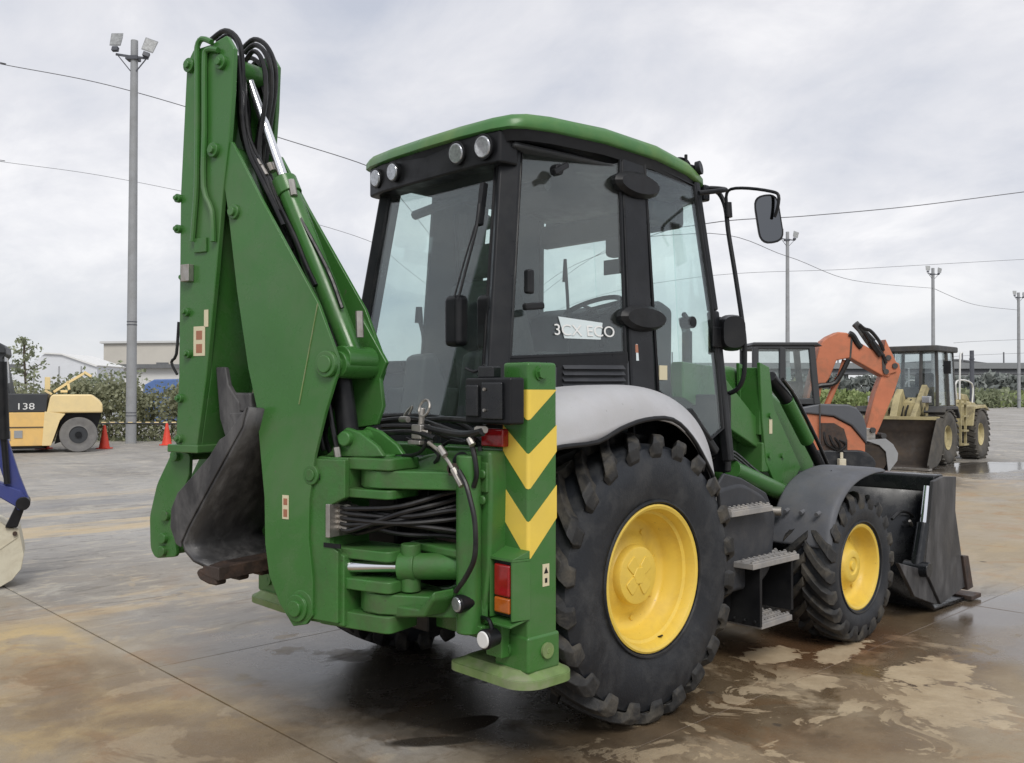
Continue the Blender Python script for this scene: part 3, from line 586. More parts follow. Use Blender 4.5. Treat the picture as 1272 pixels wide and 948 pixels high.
m = MB(); m.box(.30,.42,-.70,-.62,1.86,2.12); m.box(.43,.55,-.60,-.50,1.84,2.12); m.build('wiper_motor_cover', 'black', cab, bevel=.03, seg=3)
m = MB(); m.tube([(.46,-.68,1.75),(.55,-.70,1.73),(.62,-.70,1.76)], .008); m.build('window_handle', 'black', cab)
# decal on the quarter window and small labels
def side_m(y, z, off=.024, sx=1):
    p = cpt(0, z).lerp(cpt(1, z), (y + .6) / .8); d = (cpt(1, z) - cpt(0, z)).normalized(); upv = (cpt(0, z + .1).lerp(cpt(1, z + .1), .6) - cpt(0, z).lerp(cpt(1, z), .6)).normalized(); nn = d.cross(upv).normalized(); upv = nn.cross(d)
    Mx = Matrix((d, upv, nn)).transposed().to_4x4(); Mx.translation = p + nn * off; return Mx
qp = lambda u: None
words('window_lettering', '3CX ECO', .082, 'white', cab, side_m(-.09, 1.945, .026) @ Matrix.Scale(1.13, 4, (1,0,0)))
m = MB(); m.add([(-.13,-.05,0),(.10,-.05,0),(.12,.04,0),(-.16,.062,0),(-.13,-.05,-.002),(.10,-.05,-.002),(.12,.04,-.002),(-.16,.062,-.002)], [(0,1,2,3),(7,6,5,4)]); m.build('paper_notice', 'paper', cab, M=side_m(-.09, 1.955, .0225), smooth=0)
m = MB(); m.box(-.028,.028,-.045,.045,0,.002); m.build('warning_label', 'paper', cab, M=side_m(.245, 1.845, .012), smooth=0)
m = MB(); m.box(-.028,.028,-.002,.043,.002,.003); m.build('warning_label', 'red_label', cab, M=side_m(.245, 1.845, .012), smooth=0)
m = MB(); m.box(.795,.80,.43,.50,1.70,1.78); m.build('inspection_label', 'cream_label', cab, smooth=0)
# ---- roof
def roof():
    half = [(0,-.60),(.30,-.592),(.52,-.565),(.61,-.53),(.655,-.46),(.68,-.30),(.70,.10),(.705,.55),(.70,.85),(.67,1.02),(.58,1.12),(.30,1.20),(0,1.22)]
    out = half + [(-a, b_) for a, b_ in half[-2:0:-1]]
    def ring(inset, z):
        rr_ = []
        for x_, y_ in out:
            c_ = Vector((0, .3)); p = Vector((x_, y_)); dn = (c_ - p); L_ = dn.length; p2 = p + dn.normalized() * min(inset, L_)
            zz = z - (((.055 if z > 3.0 else .035) if y_ < .25 else (.135 if z > 3.0 else .115)) * ((y_ - .25) / .92) ** 2)
            rr_.append((p2.x, p2.y, zz))
        return rr_
    rings = [ring(.05, 2.966), ring(.0, 2.966), ring(-.010, 2.974), ring(-.008, 3.022), ring(.012, 3.050), ring(.07, 3.070), ring(.20, 3.090), ring(.42, 3.105), ring(.8, 3.112)]
    m = MB(); n = len(out); vs = [p for r_ in rings for p in r_]; fs = []
    for i in range(len(rings) - 1):
        for k in range(n): fs.append((i*n+k, i*n+(k+1) % n, (i+1)*n+(k+1) % n, (i+1)*n+k))
    fs.append(tuple((len(rings)-1)*n+k for k in range(n))); fs.append(tuple(range(n))[::-1])
    m.add(vs, fs); rf = m.build('roof', 'green_roof', BL, smooth=50)
    # black underside and rear visor
    m = MB(); vs = ring(.015, 2.967); vs2 = ring(.030, 2.912); m.add(vs + vs2, [(k, (k+1) % n, n+(k+1) % n, n+k) for k in range(n)] + [tuple(range(n, 2*n))]); m.build('roof_underside', 'black', rf, smooth=40)
    m = MB(); m.prism([(-.585,-.50),(-.57,-.545),(-.40,-.575),(.40,-.575),(.56,-.548),(.575,-.50),(.575,-.43),(-.585,-.43)], 2.775, 2.945, 'z'); m.build('rear_visor', 'black', rf, bevel=.015)
    return rf
rf = roof()
for x_, y_, r_ in ((-.46,-.545,.052), (-.275,-.562,.052), (.275,-.562,.056), (.46,-.545,.060)):
    ax_ = Vector((x_*.15, -1, -.12)).normalized(); c_ = Vector((x_ + .010, y_ + .003, 2.868)); m = MB(); m.cyl(c_ + ax_*.0, c_ + ax_*.045, r_*.9, r_*1.12, 24); l_ = m.build('work_lamp', 'black', rf, bevel=.005)
    m = MB(); m.cyl(c_ + ax_*.041, c_ + ax_*.051, r_*.95, r_*.86, 24); m.build('lamp_lens', 'lamp_glass', rf, bevel=.004)
m = MB(); m.box(.58,.67,.86,.96,2.95,3.0); m.cyl((.62,.93,2.97),(.62,.93,3.07),.010); m.cyl((.66,.98,2.985),(.69,.99,2.99),.042); m.tube([(.60,.84,2.99),(.60,.88,3.04),(.60,.97,3.04),(.61,1.0,2.99)],.010); m.build('front_work_lamp', 'black', rf, bevel=.008)
# ---- interior
m = MB(); m.prism(rounded([(-.02,1.50),(.52,1.50),(.54,1.62),(.10,1.64),(-.10,2.28),(-.21,2.26),(-.15,1.6)], .05), -.25, .25, 'x'); m.box(-.2,.2,.0,.45,1.18,1.5); se = m.build('operator_seat', 'seat_cloth', BL, bevel=.05, seg=3)
m = MB(); m.prism(rounded([(-.14,2.28),(-.21,2.28),(-.24,2.46),(-.16,2.47)], .03), -.13, .13, 'x'); m.build('headrest', 'seat_cloth', se, bevel=.03)
for sx in (1,-1): m = MB(); m.box(sx*.30-.035, sx*.30+.035, -.02, .34, 1.80, 1.86); m.build('armrest', 'seat_cloth', se, bevel=.02)
dz = [(-0.68,2.21),(-0.024,2.156)][0][1]; m = MB(); m.prism([(.72,1.18),(1.08,1.18),(1.10,dz-.05),(.98,dz),(.84,dz-.06)], -.64, .40, 'x'); m.build('dashboard', 'trim', BL, bevel=.03)
m = MB()
cst = Vector([(0.135,0.62,2.147)][0]); ax_ = Vector((0,-.45,.9)).normalized(); u_ = Vector((1,0,0)); v_ = ax_.cross(u_)
m.tube([cst + (u_*math.cos(t) + v_*math.sin(t))*.19 for t in [2*PI*i/24 for i in range(25)]], .016, 8, 1)
for t in (.5, 2.6, 4.7): m.tube([cst, cst + (u_*math.cos(t) + v_*math.sin(t))*.19], .012, 6, 1)
m.cyl(cst - ax_*.25, cst, .03); m.build('steering_wheel', 'black', BL)
m = MB(); g1, g0 = Vector([(0.023,0.5,2.456)][0]), Vector([(0.05,0.5,2.106)][0]); m.tube([g0 - Vector((0,0,.3)), g0, g1], .010, 6); m.cyl(g1 - Vector((0,0,.14)), g1, .018, .010, 10); m.build('gear_lever', 'black', BL)
for sx in (1,-1):
    m = MB(); m.box(sx*.45-.10, sx*.45+.10, -.45, .30, 1.18, 1.66); m.prism([(-.55,1.2),(-.30,1.2),(-.26,1.62),(-.36,1.86),(-.46,1.84)], sx*.16, sx*.34, 'x'); c_ = m.build('side_console', 'trim', BL, bevel=.03)
    m = MB(); m.tube([(sx*.25,-.40,1.84),(sx*.24,-.40,1.95),(sx*.27,-.41,2.06)], .012, 6); m.cyl((sx*.27,-.41,2.03),(sx*.27,-.41,2.12),.025,.018,12); m.build('control_lever', 'black', c_)
m = MB(); m.tube([(-.62,.30,1.3),(-.64,.26,2.2),(-.60,.18,2.78)], .045, 10); m.tube([(-.58,-.2,2.72),(0,-.25,2.74),(.55,-.2,2.72)], .03); m.build('roll_bar', 'trim', BL)
m = MB(); m.box(-.64,.55,.93,1.02,2.64,2.80); m.box(-.05,.20,.95,1.05,2.52,2.70); m.box(.35,.55,.70,.95,2.66,2.79); m.build('roof_console', 'trim', BL, bevel=.03)
m = MB(); m.sheet([(-.70,.60,1.3),(-.69,.98,1.3),(-.625,.93,2.92),(-.63,.60,2.93)], .03, (1,0,0)); m.build('dark_side_trim', 'headliner', BL, bevel=.01); m = MB(); m.sheet([(-.74,-.06,1.3),(-.735,.44,1.3),(-.63,.44,2.93),(-.61,-.02,2.93)], .03, (1,0,0)); m.build('dark_side_trim', 'seat_cloth', BL, bevel=.01)  # front sheet added to imitate a dark reflection in the left door glass
m = MB(); m.box(-.14,.14,1.05,1.06,2.42,2.52); m.tube([(0,1.05,2.5),(0,1.08,2.75)], .01); m.build('interior_mirror', 'black', BL, bevel=.01)

# ---- mirrors
m = MB(); m.tube([(0.74,0.89,2.811)] + [(.80,1.08,2.85)] + [(0.63,1.15,2.898),(0.706,1.15,2.855),(0.752,1.15,2.76),(0.774,1.15,2.599),(0.819,1.15,2.35),(0.868,1.15,2.055),(0.884,1.15,1.909),(0.878,1.15,1.74),(0.838,1.15,1.659),(0.771,1.15,1.625),(0.708,1.15,1.62)], .0145, 10, 4)
mb = m.build('mirror_bracket', 'black', BL)
m = MB(); m.tube([(0.775,1.15,2.707),(0.758,1.15,2.823),(0.792,1.15,2.866),(0.915,1.15,2.851),(1.066,1.15,2.808),(1.113,1.15,2.777),(1.107,1.15,2.707),(1.086,1.15,2.654)], .0095, 8, 3); m.cyl(*[(0.769,1.15,2.786),(0.775,1.15,2.697)], .024, n=12); m.build('mirror_arm', 'black', mb)
def mirror(c_, w, h, d, rz, tilt, gl=True):
    M_ = Matrix.Translation(c_) @ Matrix.Rotation(rz, 4, 'Z') @ Matrix.Rotation(tilt, 4, 'Y')
    o2 = rounded([(-w/2,-h/2),(w/2,-h/2),(w/2,h/2),(-w/2,h/2)], w*.45, 5)
    b_ = MB(); b_.prism(o2, 0, d, 'y', top=[(p[0]*.75, p[1]*.85) for p in o2]); o_ = b_.build('mirror', 'black', mb, M=M_, smooth=50)
    g_ = MB(); g_.prism([(p[0]*.88, p[1]*.92) for p in o2], -.003, .001, 'y'); g_.build('mirror_glass', 'mirror_glass', mb, M=M_, smooth=0)
mirror(Vector([(1.049,1.15,2.649)][0]), .15, .29, .06, R(50), R(-9))
mirror(Vector([(0.812,1.15,1.99)][0]) + Vector((0,-.03,0)), .17, .22, .09, R(225), 0)
m = MB(); c_ = Vector([(0.694,1.12,1.974)][0]); m.box(c_.x-.03, c_.x+.03, c_.y-.03, c_.y+.03, c_.z-.11, c_.z+.12); m.tube([c_+Vector((0,0,.08)), c_+Vector((.1,0,.08))], .012); m.build('mirror_mount', 'black', mb, bevel=.02)

# ---- loader arms
for sx in (1, -1):
    def ex(m_, name, mat, par=BL, **k):
        if sx < 0: m_.v = [(-a, b_, c_) for a, b_, c_ in m_.v]
        return m_.build(name, mat, par, **k)
    m = MB(); m.prism([(1.742,1.834),(1.863,1.804),(1.922,1.527),(2.272,1.111),(2.172,1.005),(2.011,0.917),(1.818,1.168),(1.77,1.459)], .60, .625, 'x'); m.prism([(1.742,1.834),(1.863,1.804),(1.922,1.527),(2.272,1.111),(2.172,1.005),(2.011,0.917),(1.818,1.168),(1.77,1.459)], .44, .465, 'x')
    m.box(.46, .61, 1.765, 1.86, 1.35, 1.80)
    m.prism([(2.10,.92),(2.32,1.06),(2.95,.66),(3.12,.44),(3.04,.34),(2.86,.50)], .58, .62, 'x'); m.prism([(2.10,.92),(2.32,1.06),(2.95,.66),(3.12,.44),(3.04,.34),(2.86,.50)], .45, .49, 'x')
    m.cyl((.42,3.02,.42),(.66,3.02,.42),.05)
    arm = ex(m, 'loader_arm', 'green', bevel=.006)
    m = MB(); m.prism([(.95,1.60),(.95,1.82),(1.30,1.80),(1.84,1.42),(1.84,1.24)], .49, .58, 'x'); m.prism([(.98,1.30),(.98,1.42),(1.80,1.08),(1.86,.96)], .50, .57, 'x'); ex(m, 'loader_beam', 'green', arm, bevel=.012)
    if sx > 0:
        m = MB(); p = [(1.867,1.452),(1.826,1.356)]
        m.box(.626, .629, p[0][0]-.015, p[0][0]+.022, p[1][1]+.0, p[0][1]); m.build('warning_label', 'cream_label', arm, smooth=0)
        for (a_, z_) in [(1.862,1.479),(1.85,1.21),(2.015,1.202)]: m = MB(); m.cyl((.62, a_, z_), (.64, a_, z_), .018, n=10); m.build('bolt', 'green', arm)
    m = MB(); a_ = Vector((.68,1.33,1.15)); c_ = Vector((.64,1.98,.955)); m.cyl(a_, c_, .058, n=24); m.cyl(c_, c_ + (c_-a_).normalized()*.05, .066, n=24); cy = ex(m, 'lift_cylinder', 'green', bevel=.006)
    m = MB(); m.cyl(c_, c_ + (c_-a_).normalized()*.45, .03); ex(m, 'cylinder_rod', 'chrome', cy)
    m = MB(); p = [(1.973,1.741),(2.195,1.58),(2.484,1.282),(2.707,1.049)]; q3 = [(.56, y_, z_) for y_, z_ in p]; m.cyl(q3[0], q3[1], .045, n=20); b_ = ex(m, 'tilt_cylinder', 'black', bevel=.004)
    m = MB(); m.cyl(q3[1], q3[2], .05, n=24); ex(m, 'cylinder_barrel', 'green', b_, bevel=.004)
    m = MB(); m.cyl(q3[2], q3[3], .034, n=16); ex(m, 'cylinder_rod', 'black', b_)
    m = MB(); m.tube([(.66, q3[0][1], q3[0][2]-.02), (.60, q3[1][1]+.05, q3[1][2]+.02), (.60, q3[2][1]+.05, q3[2][2]+.02), (.60, q3[3][1]+.04, q3[3][2])], .014); ex(m, 'hydraulic_hose', 'hose', b_)
m = MB(); m.box(-.62, .62, 1.78, 1.86, 1.10, 1.30); m.build('arm_cross_tube', 'green', BL, bevel=.01)
for k in range(3):
    m = MB(); m.tube([(.72,.98-.03*k,1.22+.02*k),(.70,1.25,1.24+.02*k),(.66,1.6,1.10+.02*k),(.64,1.85,1.03)], .010, 6); m.build('hydraulic_hose', 'hose', BL)
m = MB(); m.cyl((.70,1.70,.86),(.78,1.74,.86),.03,n=12); m.build('hose_coupling', 'steel', BL)
# ---- loader bucket (four-in-one)
def fbucket():
    m = MB(); back = [(3.44,1.0),(3.36,.90),(3.30,.70),(3.26,.48),(3.22,.30),(3.24,.12),(3.34,.045),(4.0,.03)]
    rows = [[(X_, p[0], p[1]) for p in back] for X_ in (-1.115, 1.115)]; m.grid(rows)
    bk = m.build('loader_bucket', 'black_gloss', BL, solid=.025, smooth=50)
    outl = [(3.241,0.983),(3.418,1.007),(3.663,0.992),(3.643,0.736),(3.778,0.315),(3.889,0.138),(3.358,0.065),(3.089,0.356)]
    for sx in (1,-1):
        m = MB(); m.prism(outl, sx*1.12, sx*1.15, 'x'); m.prism([(3.089,0.356),(3.358,0.065),(3.285,0.076),(2.949,0.18),(2.688,0.453)], sx*1.10, sx*1.13,'x'); m.build('side_plate', 'bucket_steel' if sx > 0 else 'black', bk, bevel=.006)
        m = MB(); m.prism([(3.732,0.382),(3.844,0.369),(3.938,0.112),(3.823,0.104)], sx*1.10, sx*1.17, 'x'); m.build('side_cutter', 'rusty_steel', bk, bevel=.006)
        c1, c2, c3 = [Vector((sx*p[0], p[1], p[2])) for p in [(1.1,3.249,0.943),(1.1,3.174,0.678),(1.1,3.058,0.382)]]; m = MB(); m.cyl(c2, c3, .046, n=20); m.cyl(c3 - Vector((.09,0,.02)), c3 + Vector((.09,0,-.02)), .055, n=20); m.box(c3.x-.07*1,c3.x+.02,c3.y,c3.y+.2,c3.z-.12,c3.z+.02); m.build('clam_cylinder', 'black_gloss', bk, bevel=.006)
        m = MB(); m.cyl(c1, c2, .026, n=16); m.build('cylinder_rod', 'chrome', bk)
    m = MB(); m.prism(rounded([(3.33,1.02),(3.50,1.02),(3.50,.93),(3.33,.88)], .03), -1.117, 1.117, 'x'); m.box(1.0, 1.116, 3.40, 3.66, .925, .984); m.build('top_beam', 'black_gloss', bk, bevel=.01)
    m = MB(); m.box(-1.17, 1.17, 3.90, 4.10, .012, .045); m.build('cutting_edge', 'rusty_steel', bk, bevel=.006)
    m = MB(); m.tube([(0.98,2.922,0.719),(0.98,3.057,0.76),(0.98,3.222,0.733),(0.98,3.378,0.646)], .011); m.build('hydraulic_hose', 'hose', bk)
    for pr in ([(0.98,3.221,0.679),(0.98,3.291,0.618)], [(0.98,3.292,0.685),(0.98,3.378,0.64)]): m = MB(); m.cyl(Vector(pr[0]), Vector(pr[1]), .011, n=8); m.build('hose_fitting', 'steel', bk)
    m = MB(); m.box(-.7,.7,2.90,3.04,.30,.60); m.build('hinge_lug', 'black_gloss', bk, bevel=.02)
fbucket()

# ---- stabiliser legs
def leg(sx):
    x0, x1, y0, y1 = .992, 1.150, -.93, -.754
    def mm(t):
        if sx < 0: t.v = [(-a, b_, c_) for a, b_, c_ in t.v]
        return t
    m = MB(); m.box(x0, x1, y0, y1, .56, 1.757)
    lg = mm(m).build('stabiliser_leg', 'green', BL, bevel=.014, seg=3)
    m = MB(); m.box(x0-.045, x1+.008, y0-.008, y1+.01, .445, .60); mm(m).build('leg_shoe', 'green', lg, bevel=.014, seg=3)
    for z in (1.71,):
        m = MB(); m.cyl((x1, -.86, z), (x1+.022, -.86, z), .024, n=6); m.cyl((x1, -.86, z), (x1+.008, -.86, z), .032, n=16); mm(m).build('bolt', 'green', lg)
    for (px, py, nx, ny, r_, mt) in ((x1+.008, -.83, 1, 0, .034, 'green_pad'), (x0+.03, y0-.008, 0, -1, .036, 'green')):
        m = MB(); m.cyl((px,py,.53),(px+nx*.014,py+ny*.014,.53), r_, n=20); m.cyl((px+nx*.013,py+ny*.013,.53),(px+nx*.016,py+ny*.016,.53), .012, n=10); mm(m).build('pin_head', mt, lg, bevel=.003)
    # foot pad: thick rounded plate
    pts = rounded([(.70,-1.00),(1.13,-1.00),(1.20,-.93),(1.20,-.72),(1.13,-.66),(.74,-.66),(.68,-.74)], .06, 5)
    m = MB(); m.prism(pts, .388, .424, 'z'); m.prism([(a*.98+.02, b_*.98-.016) for a, b_ in pts], .42, .456, 'z', top=[((a-.98)*.75+.98, (b_+.84)*.72-.84) for a, b_ in pts]); mm(m).build('foot_pad', 'green_pad', lg, bevel=.018, seg=3)
    # yellow chevrons folded round the corner, as applied strips
    e = .0016
    for (oT, oB, cT, cB) in ((1.640, 1.640, 1.640, 1.509), (1.488, 1.373, 1.365, 1.218), (1.228, 1.086, 1.079, .923)):
        m = MB()
        for face in (0, 1):
            if face == 0: P = [(x0+.004, y0-e, oT), (x1-.013, y0-e, cT+.01 if cT < 1.6 else cT), (x1-.013, y0-e, cB+.006), (x0+.004, y0-e, oB)]
            else: P = [(x1+e, y0+.013, cT+.01 if cT < 1.6 else cT), (x1+e, y1-.004, oT), (x1+e, y1-.004, oB), (x1+e, y0+.013, cB+.006)]
            if abs(oT - oB) < .001: P = P[:3] if face == 0 else [P[0], P[1], P[3]]
            m.sheet(P, .0012, (0,-1,0) if face == 0 else (1,0,0))
        c1, c2 = (cT + .010 if cT < 1.6 else cT), cB + .006   # the strip across the rounded edge
        arc = [(x1-.013 + (.013+e)*math.sin(t), y0+.013 - (.013+e)*math.cos(t)) for t in [PI/2*i/6 for i in range(7)]]
        vs = []; 
        for i, (ax, ay) in enumerate(arc):
            k_ = 1 - abs(i-3)/3; dz = .006*k_
            vs += [(ax, ay, c1 - dz*(cT < 1.6)), (ax, ay, c2 - dz*.6)]
        m.add(vs, [(2*i, 2*i+2, 2*i+3, 2*i+1) for i in range(6)])
        mm(m).build('chevron_stripe', 'yellow_tape', lg, smooth=60)
    m = MB(); m.box(x1, x1+.002, -.845, -.805, .80, .895); wl = mm(m).build('warning_label', 'cream_label', lg, smooth=0)
    m = MB(); m.prism([(-.838,.855),(-.812,.855),(-.825,.882)], x1+.002, x1+.003, 'x'); m.box(x1+.002, x1+.003, -.832, -.818, .815, .835); mm(m).build('label_symbol', 'black', lg, smooth=0)
    # tail light in a welded guard, on the inner rear side of the leg
    tl = [(1.005,0.92),(1.125,0.909),(1.01,0.893),(1.125,0.695),(1.005,0.654),(1.01,0.764)]; xa, xb, zt_, zb_ = tl[0][0], tl[1][0], tl[1][1], tl[3][1]
    g_ = MB(); g_.prism([(xa-.008,-1.012),(xb+.014,-1.012),(xb+.034,-.93),(xb+.034,-.925),(xa-.008,-.925)], zt_+.012, zt_+.022, 'z'); g_.prism([(xa-.008,zt_+.022),(xb+.014,zt_+.022),(xb+.03,zt_+.05),(xa+.01,zt_+.055)], -.93, -.926, 'y')
    g_.add([(xa-.008,-1.012,zt_+.0225),(xb+.014,-1.012,zt_+.0225),(xb+.034,-.929,zt_+.055),(xa-.004,-.929,zt_+.060),(xa-.008,-.929,zt_+.0225),(xb+.034,-.929,zt_+.0225)], [(0,1,2,3),(0,3,4),(1,5,2),(2,5,4,3),(0,4,5,1)])
    g_.prism([(xb+.002,-1.010),(xb+.013,-1.010),(xb+.033,-.925),(xb+.020,-.925)], zb_-.02, zt_+.012, 'z'); g_.box(xa-.010,xa-.001,-1.010,-.925,zb_-.02,zt_+.012); g_.box(xa-.01,xb+.02,-.945,-.933,zb_-.02,zt_+.012)
    g_.prism([(-1.03,zb_-.034),(-.925,zb_-.016),(-.925,zb_-.026),(-1.03,zb_-.044)], xa-.02, xb+.02, 'x')
    tg = mm(g_).build('tail_light', 'green', BL, bevel=.003)
    m = MB(); m.box(xa+.002,xb,-.992,-.95,zb_-.01,zt_+.01); mm(m).build('light_housing', 'black', tg, bevel=.004)
    zm_ = zb_ + .34 * (zt_ - zb_)
    m = MB(); m.box(xa+.014,xb-.010,-1.008,-.985,zm_+.002,zt_-.004); mm(m).build('light_lens', 'red_lens', tg, bevel=.009, seg=3)
    m = MB(); m.box(xa+.014,xb-.010,-1.008,-.985,zb_+.004,zm_-.002); mm(m).build('light_lens', 'amber_lens', tg, bevel=.009, seg=3)
leg(1); leg(-1)
# ---- rear frame with sliding carriage
m = MB()
m.box(-.985, .985, -.90, -.80, 1.26, 1.38); m.box(-.985, .985, -.90, -.80, .52, .66)
for x_ in (-.80, -.25, .45): m.box(x_-.04, x_+.04, -.86, -.80, .6, 1.3)
rfm = m.build('rear_frame', 'green', BL, bevel=.012); m = MB(); m.box(-.98,.98,-.80,-.76,.56,1.34); m.build('frame_panel', 'black', rfm)  # panel coloured black to paint in the shaded void behind the hoses
# carriage casting
cr_pts = [(0.367,1.297),(0.582,1.346),(0.726,1.367),(1.005,1.379),(1.015,1.243),(1.005,0.9),(0.97,0.688),(0.891,0.623),(0.783,0.621),(0.727,0.683),(0.4,0.621),(0.4,0.694),(0.727,0.762),(0.794,0.793),(0.854,0.879),(0.886,0.989),(0.88,1.093),(0.826,1.159),(0.726,1.194),(0.399,1.169)]
m = MB(); m.prism(cr_pts, -1.02, -.905, 'y'); cg = m.build('sliding_carriage', 'green_cast', BL, bevel=.018, seg=3)
m = MB(); m.box(.15,.5,-.99,-.905,.60,.80); m.box(.1,.5,-.99,-.905,1.16,1.33); m.box(.05,.30,-.99,-.905,.60,1.33); m.build('carriage_web', 'black', cg, bevel=.015)  # web coloured black, painting in the deep shadow inside the carriage
A0 = Vector((.5, -1.2, 0))
for z0, z1, zt in ((1.205, 1.285, 1.35), (.655, .745, .75)):   # arms reaching back to the swing pin
    P = [(.40,-1.22),(.42,-1.12),(.34,-.99),(.90,-.99),(.98,-1.0),(.93,-1.05),(.62,-1.26),(.58,-1.29),(.50,-1.30),(.43,-1.28)]
    m = MB(); m.prism(P, z0, z1, 'z'); m.cyl((.5,-1.2,z0-.004), (.5,-1.2,z1+.006), .098, n=28)
    m.build('carriage_arm', 'green_cast', cg, bevel=.008, seg=2)
m = MB(); m.add([(.60,-1.24,1.28),(.95,-1.03,1.28),(.95,-1.0,1.37),(.72,-1.0,1.37),(.50,-1.10,1.285),(.60,-1.0,1.28)], [(0,1,2,3,4),(0,4,5),(1,5,2),(2,5,3),(3,5,4)]); m.build('gusset', 'green_cast', cg, smooth=20)
m = MB(); m.cyl((.5,-1.2,.57), (.5,-1.2,.80), .05, n=20); m.cyl((.5,-1.2,1.15), (.5,-1.2,1.35), .05, n=20); m.build('swing_pin', 'green_cast', cg, bevel=.006)
m = MB(); m.cyl((.92,-1.06,.60),(.92,-1.06,1.36),.055,n=24); m.build('carriage_post', 'green_cast', cg, bevel=.01)
m = MB(); m.box(.90,1.0,-1.03,-.93,1.20,1.33); m.cyl((.98,-1.03,1.28),(.98,-1.045,1.28),.02); m.cyl((.98,-1.03,1.17),(.98,-1.045,1.17),.02); m.build('clamp_block', 'green_cast', cg, bevel=.008)
# ---- backhoe frame of reference: x outward along the boom, y towards the viewer's side, z up
th = R(75); d_ = Vector((-math.sin(th), -math.cos(th), 0)); m_ = Vector((math.cos(th), -math.sin(th), 0))
BH = Matrix(((d_.x, m_.x, 0, .5), (d_.y, m_.y, 0, -1.2), (0, 0, 1, 0), (0, 0, 0, 1)))
# kingpost
m = MB()
def lugp(s0, hw): return rounded([(s0, hw), (-hw*1.0, hw*.92), (-hw*1.0, -hw*.92), (s0, -hw)], .045, 4)
def lugp_old(s0, hw): return [(s0, hw), (0, hw*.98)] + [(-hw*math.sin(t), hw*math.cos(t)) for t in [PI*i/10 for i in range(1, 10)]] + [(0, -hw*.98), (s0, -hw)]
for z0, z1, hw in ((1.286,1.338,.125),(1.160,1.200,.125),(.885,.932,.115),(.750,.802,.125),(.575,.650,.120)): m.prism(lugp(.30, hw), z0, z1, 'z')
m.prism([(.12,.585),(.34,.585),(.36,.70),(.37,1.10),(.33,1.30),(.28,1.338),(.10,1.338),(.11,1.16),(.20,1.15),(.20,.93),(.12,.90)], -.135, .135, 'y')
m.prism([(.14,.60),(.33,.60),(.33,1.33),(.10,1.33),(.10,1.16),(.19,1.12),(.19,.95),(.14,.92)], .12, .155, 'y')
kp = m.build('kingpost', 'green_cast', BL, bevel=.007, seg=2, M=BH)
for s_, z_, r_ in ((.29,1.255,.045),(.345,.66,.07)): m = MB(); m.cyl((s_,.15,z_),(s_,.172,z_),r_,n=24); m.cyl((s_,.17,z_),(s_,.18,z_),r_*.6,n=20); m.build('pin_head', 'green_cast', kp, bevel=.004, M=BH)
m = MB(); m.box(.12,.22,.154,.159,.935,.955); m.box(.245,.27,.154,.160,1.235,1.262); m.build('slot', 'black', kp, M=BH)
# knuckle above the kingpost carrying the boom cylinder
m = MB(); m.prism([(.30,1.33),(.25,1.36),(.22,1.43),(.16,1.47),(.08,1.45),(-.02,1.39),(-.06,1.345),(.0,1.34)], -.09, -.06, 'y'); m.prism([(.30,1.33),(.25,1.36),(.22,1.43),(.16,1.47),(.08,1.45),(-.02,1.39),(-.06,1.345),(.0,1.34)], .05, .08, 'y'); m.cyl((.15,-.12,1.42),(.15,.11,1.42),.035)
m.build('cylinder_bracket', 'green_cast', kp, bevel=.008, M=BH)
# hose plate and the fan of hoses
m = MB(); m.box(.175,.20,.02,.17,.98,1.13); m.build('hose_plate', 'steel', kp, bevel=.004, M=BH)
ends = [(.88,-.95,1.18),(.80,-.95,1.02),(.86,-.97,1.09),(.84,-.95,1.14),(.86,-.96,1.20),(.90,-.98,1.12),(.84,-.94,1.06),(.88,-.97,1.00),(.80,-.95,.97),(.86,-.93,1.16),(.82,-.96,1.10)]
for k, e_ in enumerate(ends):
    z = 1.115 - .024 * k if k < 5 else 1.11 - .022 * (k - 5); yb = .10 if k < 5 else .05
    p0 = BH @ Vector((.175, yb, z)); p1 = BH @ Vector((.09, yb + .02, z - .004)); mid_ = p1.lerp(Vector(e_), .45) + Vector((0, -.05, random.uniform(-.03, .015))); 
    m = MB(); m.tube([p0, p1, mid_, p1.lerp(Vector(e_), .8) + Vector((0,-.02,random.uniform(-.03,.03))), e_], .0115, 8, 5); h_ = m.build('hydraulic_hose', 'hose', BL)
    m = MB(); m.cyl(p0, p0.lerp(p1, .75), .0155, n=8); m.build('hose_fitting', 'steel', h_)
m = MB(); m.box(.60,.84,-.99,-.93,.955,.99); m.build('hose_clamp', 'rusty_steel', BL, bevel=.004)
# swing cylinder
p0 = BH @ Vector((.165, .10, .845)); p1 = Vector((.80,-1.06,.868)); dd = (p1 - p0).normalized()
m = MB(); m.cyl(p0 + dd*.30, p1 + dd*.10, .058, n=28); m.cyl(p0 + dd*.28, p0 + dd*.36, .066, n=28); m.cyl(p0 + dd*.33 + Vector((0,0,-.11)), p0 + dd*.33 + Vector((0,0,.10)), .045, n=20); sc = m.build('swing_cylinder', 'green_cast', BL, bevel=.006)
m = MB(); m.cyl(p0, p0 + dd*.32, .027, n=20); m.build('cylinder_rod', 'chrome', sc)
m = MB(); m.cyl(p0 - dd*.07 + Vector((0,0,0)), p0 + dd*.035, .038, n=20); m.cyl(p0 + Vector((0,0,-.038)) - dd*.02, p0 + Vector((0,0,.038)) - dd*.02, .045, n=20); m.build('rod_eye', 'green_cast', sc, bevel=.006)
m = MB(); m.box(.55,.90,-1.10,-.95,.915,.955); m.build('cylinder_strap', 'green_cast', sc, bevel=.012)
m = MB(); m.prism([(.50,.69),(.80,.71),(.90,.80),(.90,.76),(.84,.68),(.62,.64)], -1.24, -1.12, 'y'); m.build('cylinder_link', 'green_cast', sc, bevel=.012)
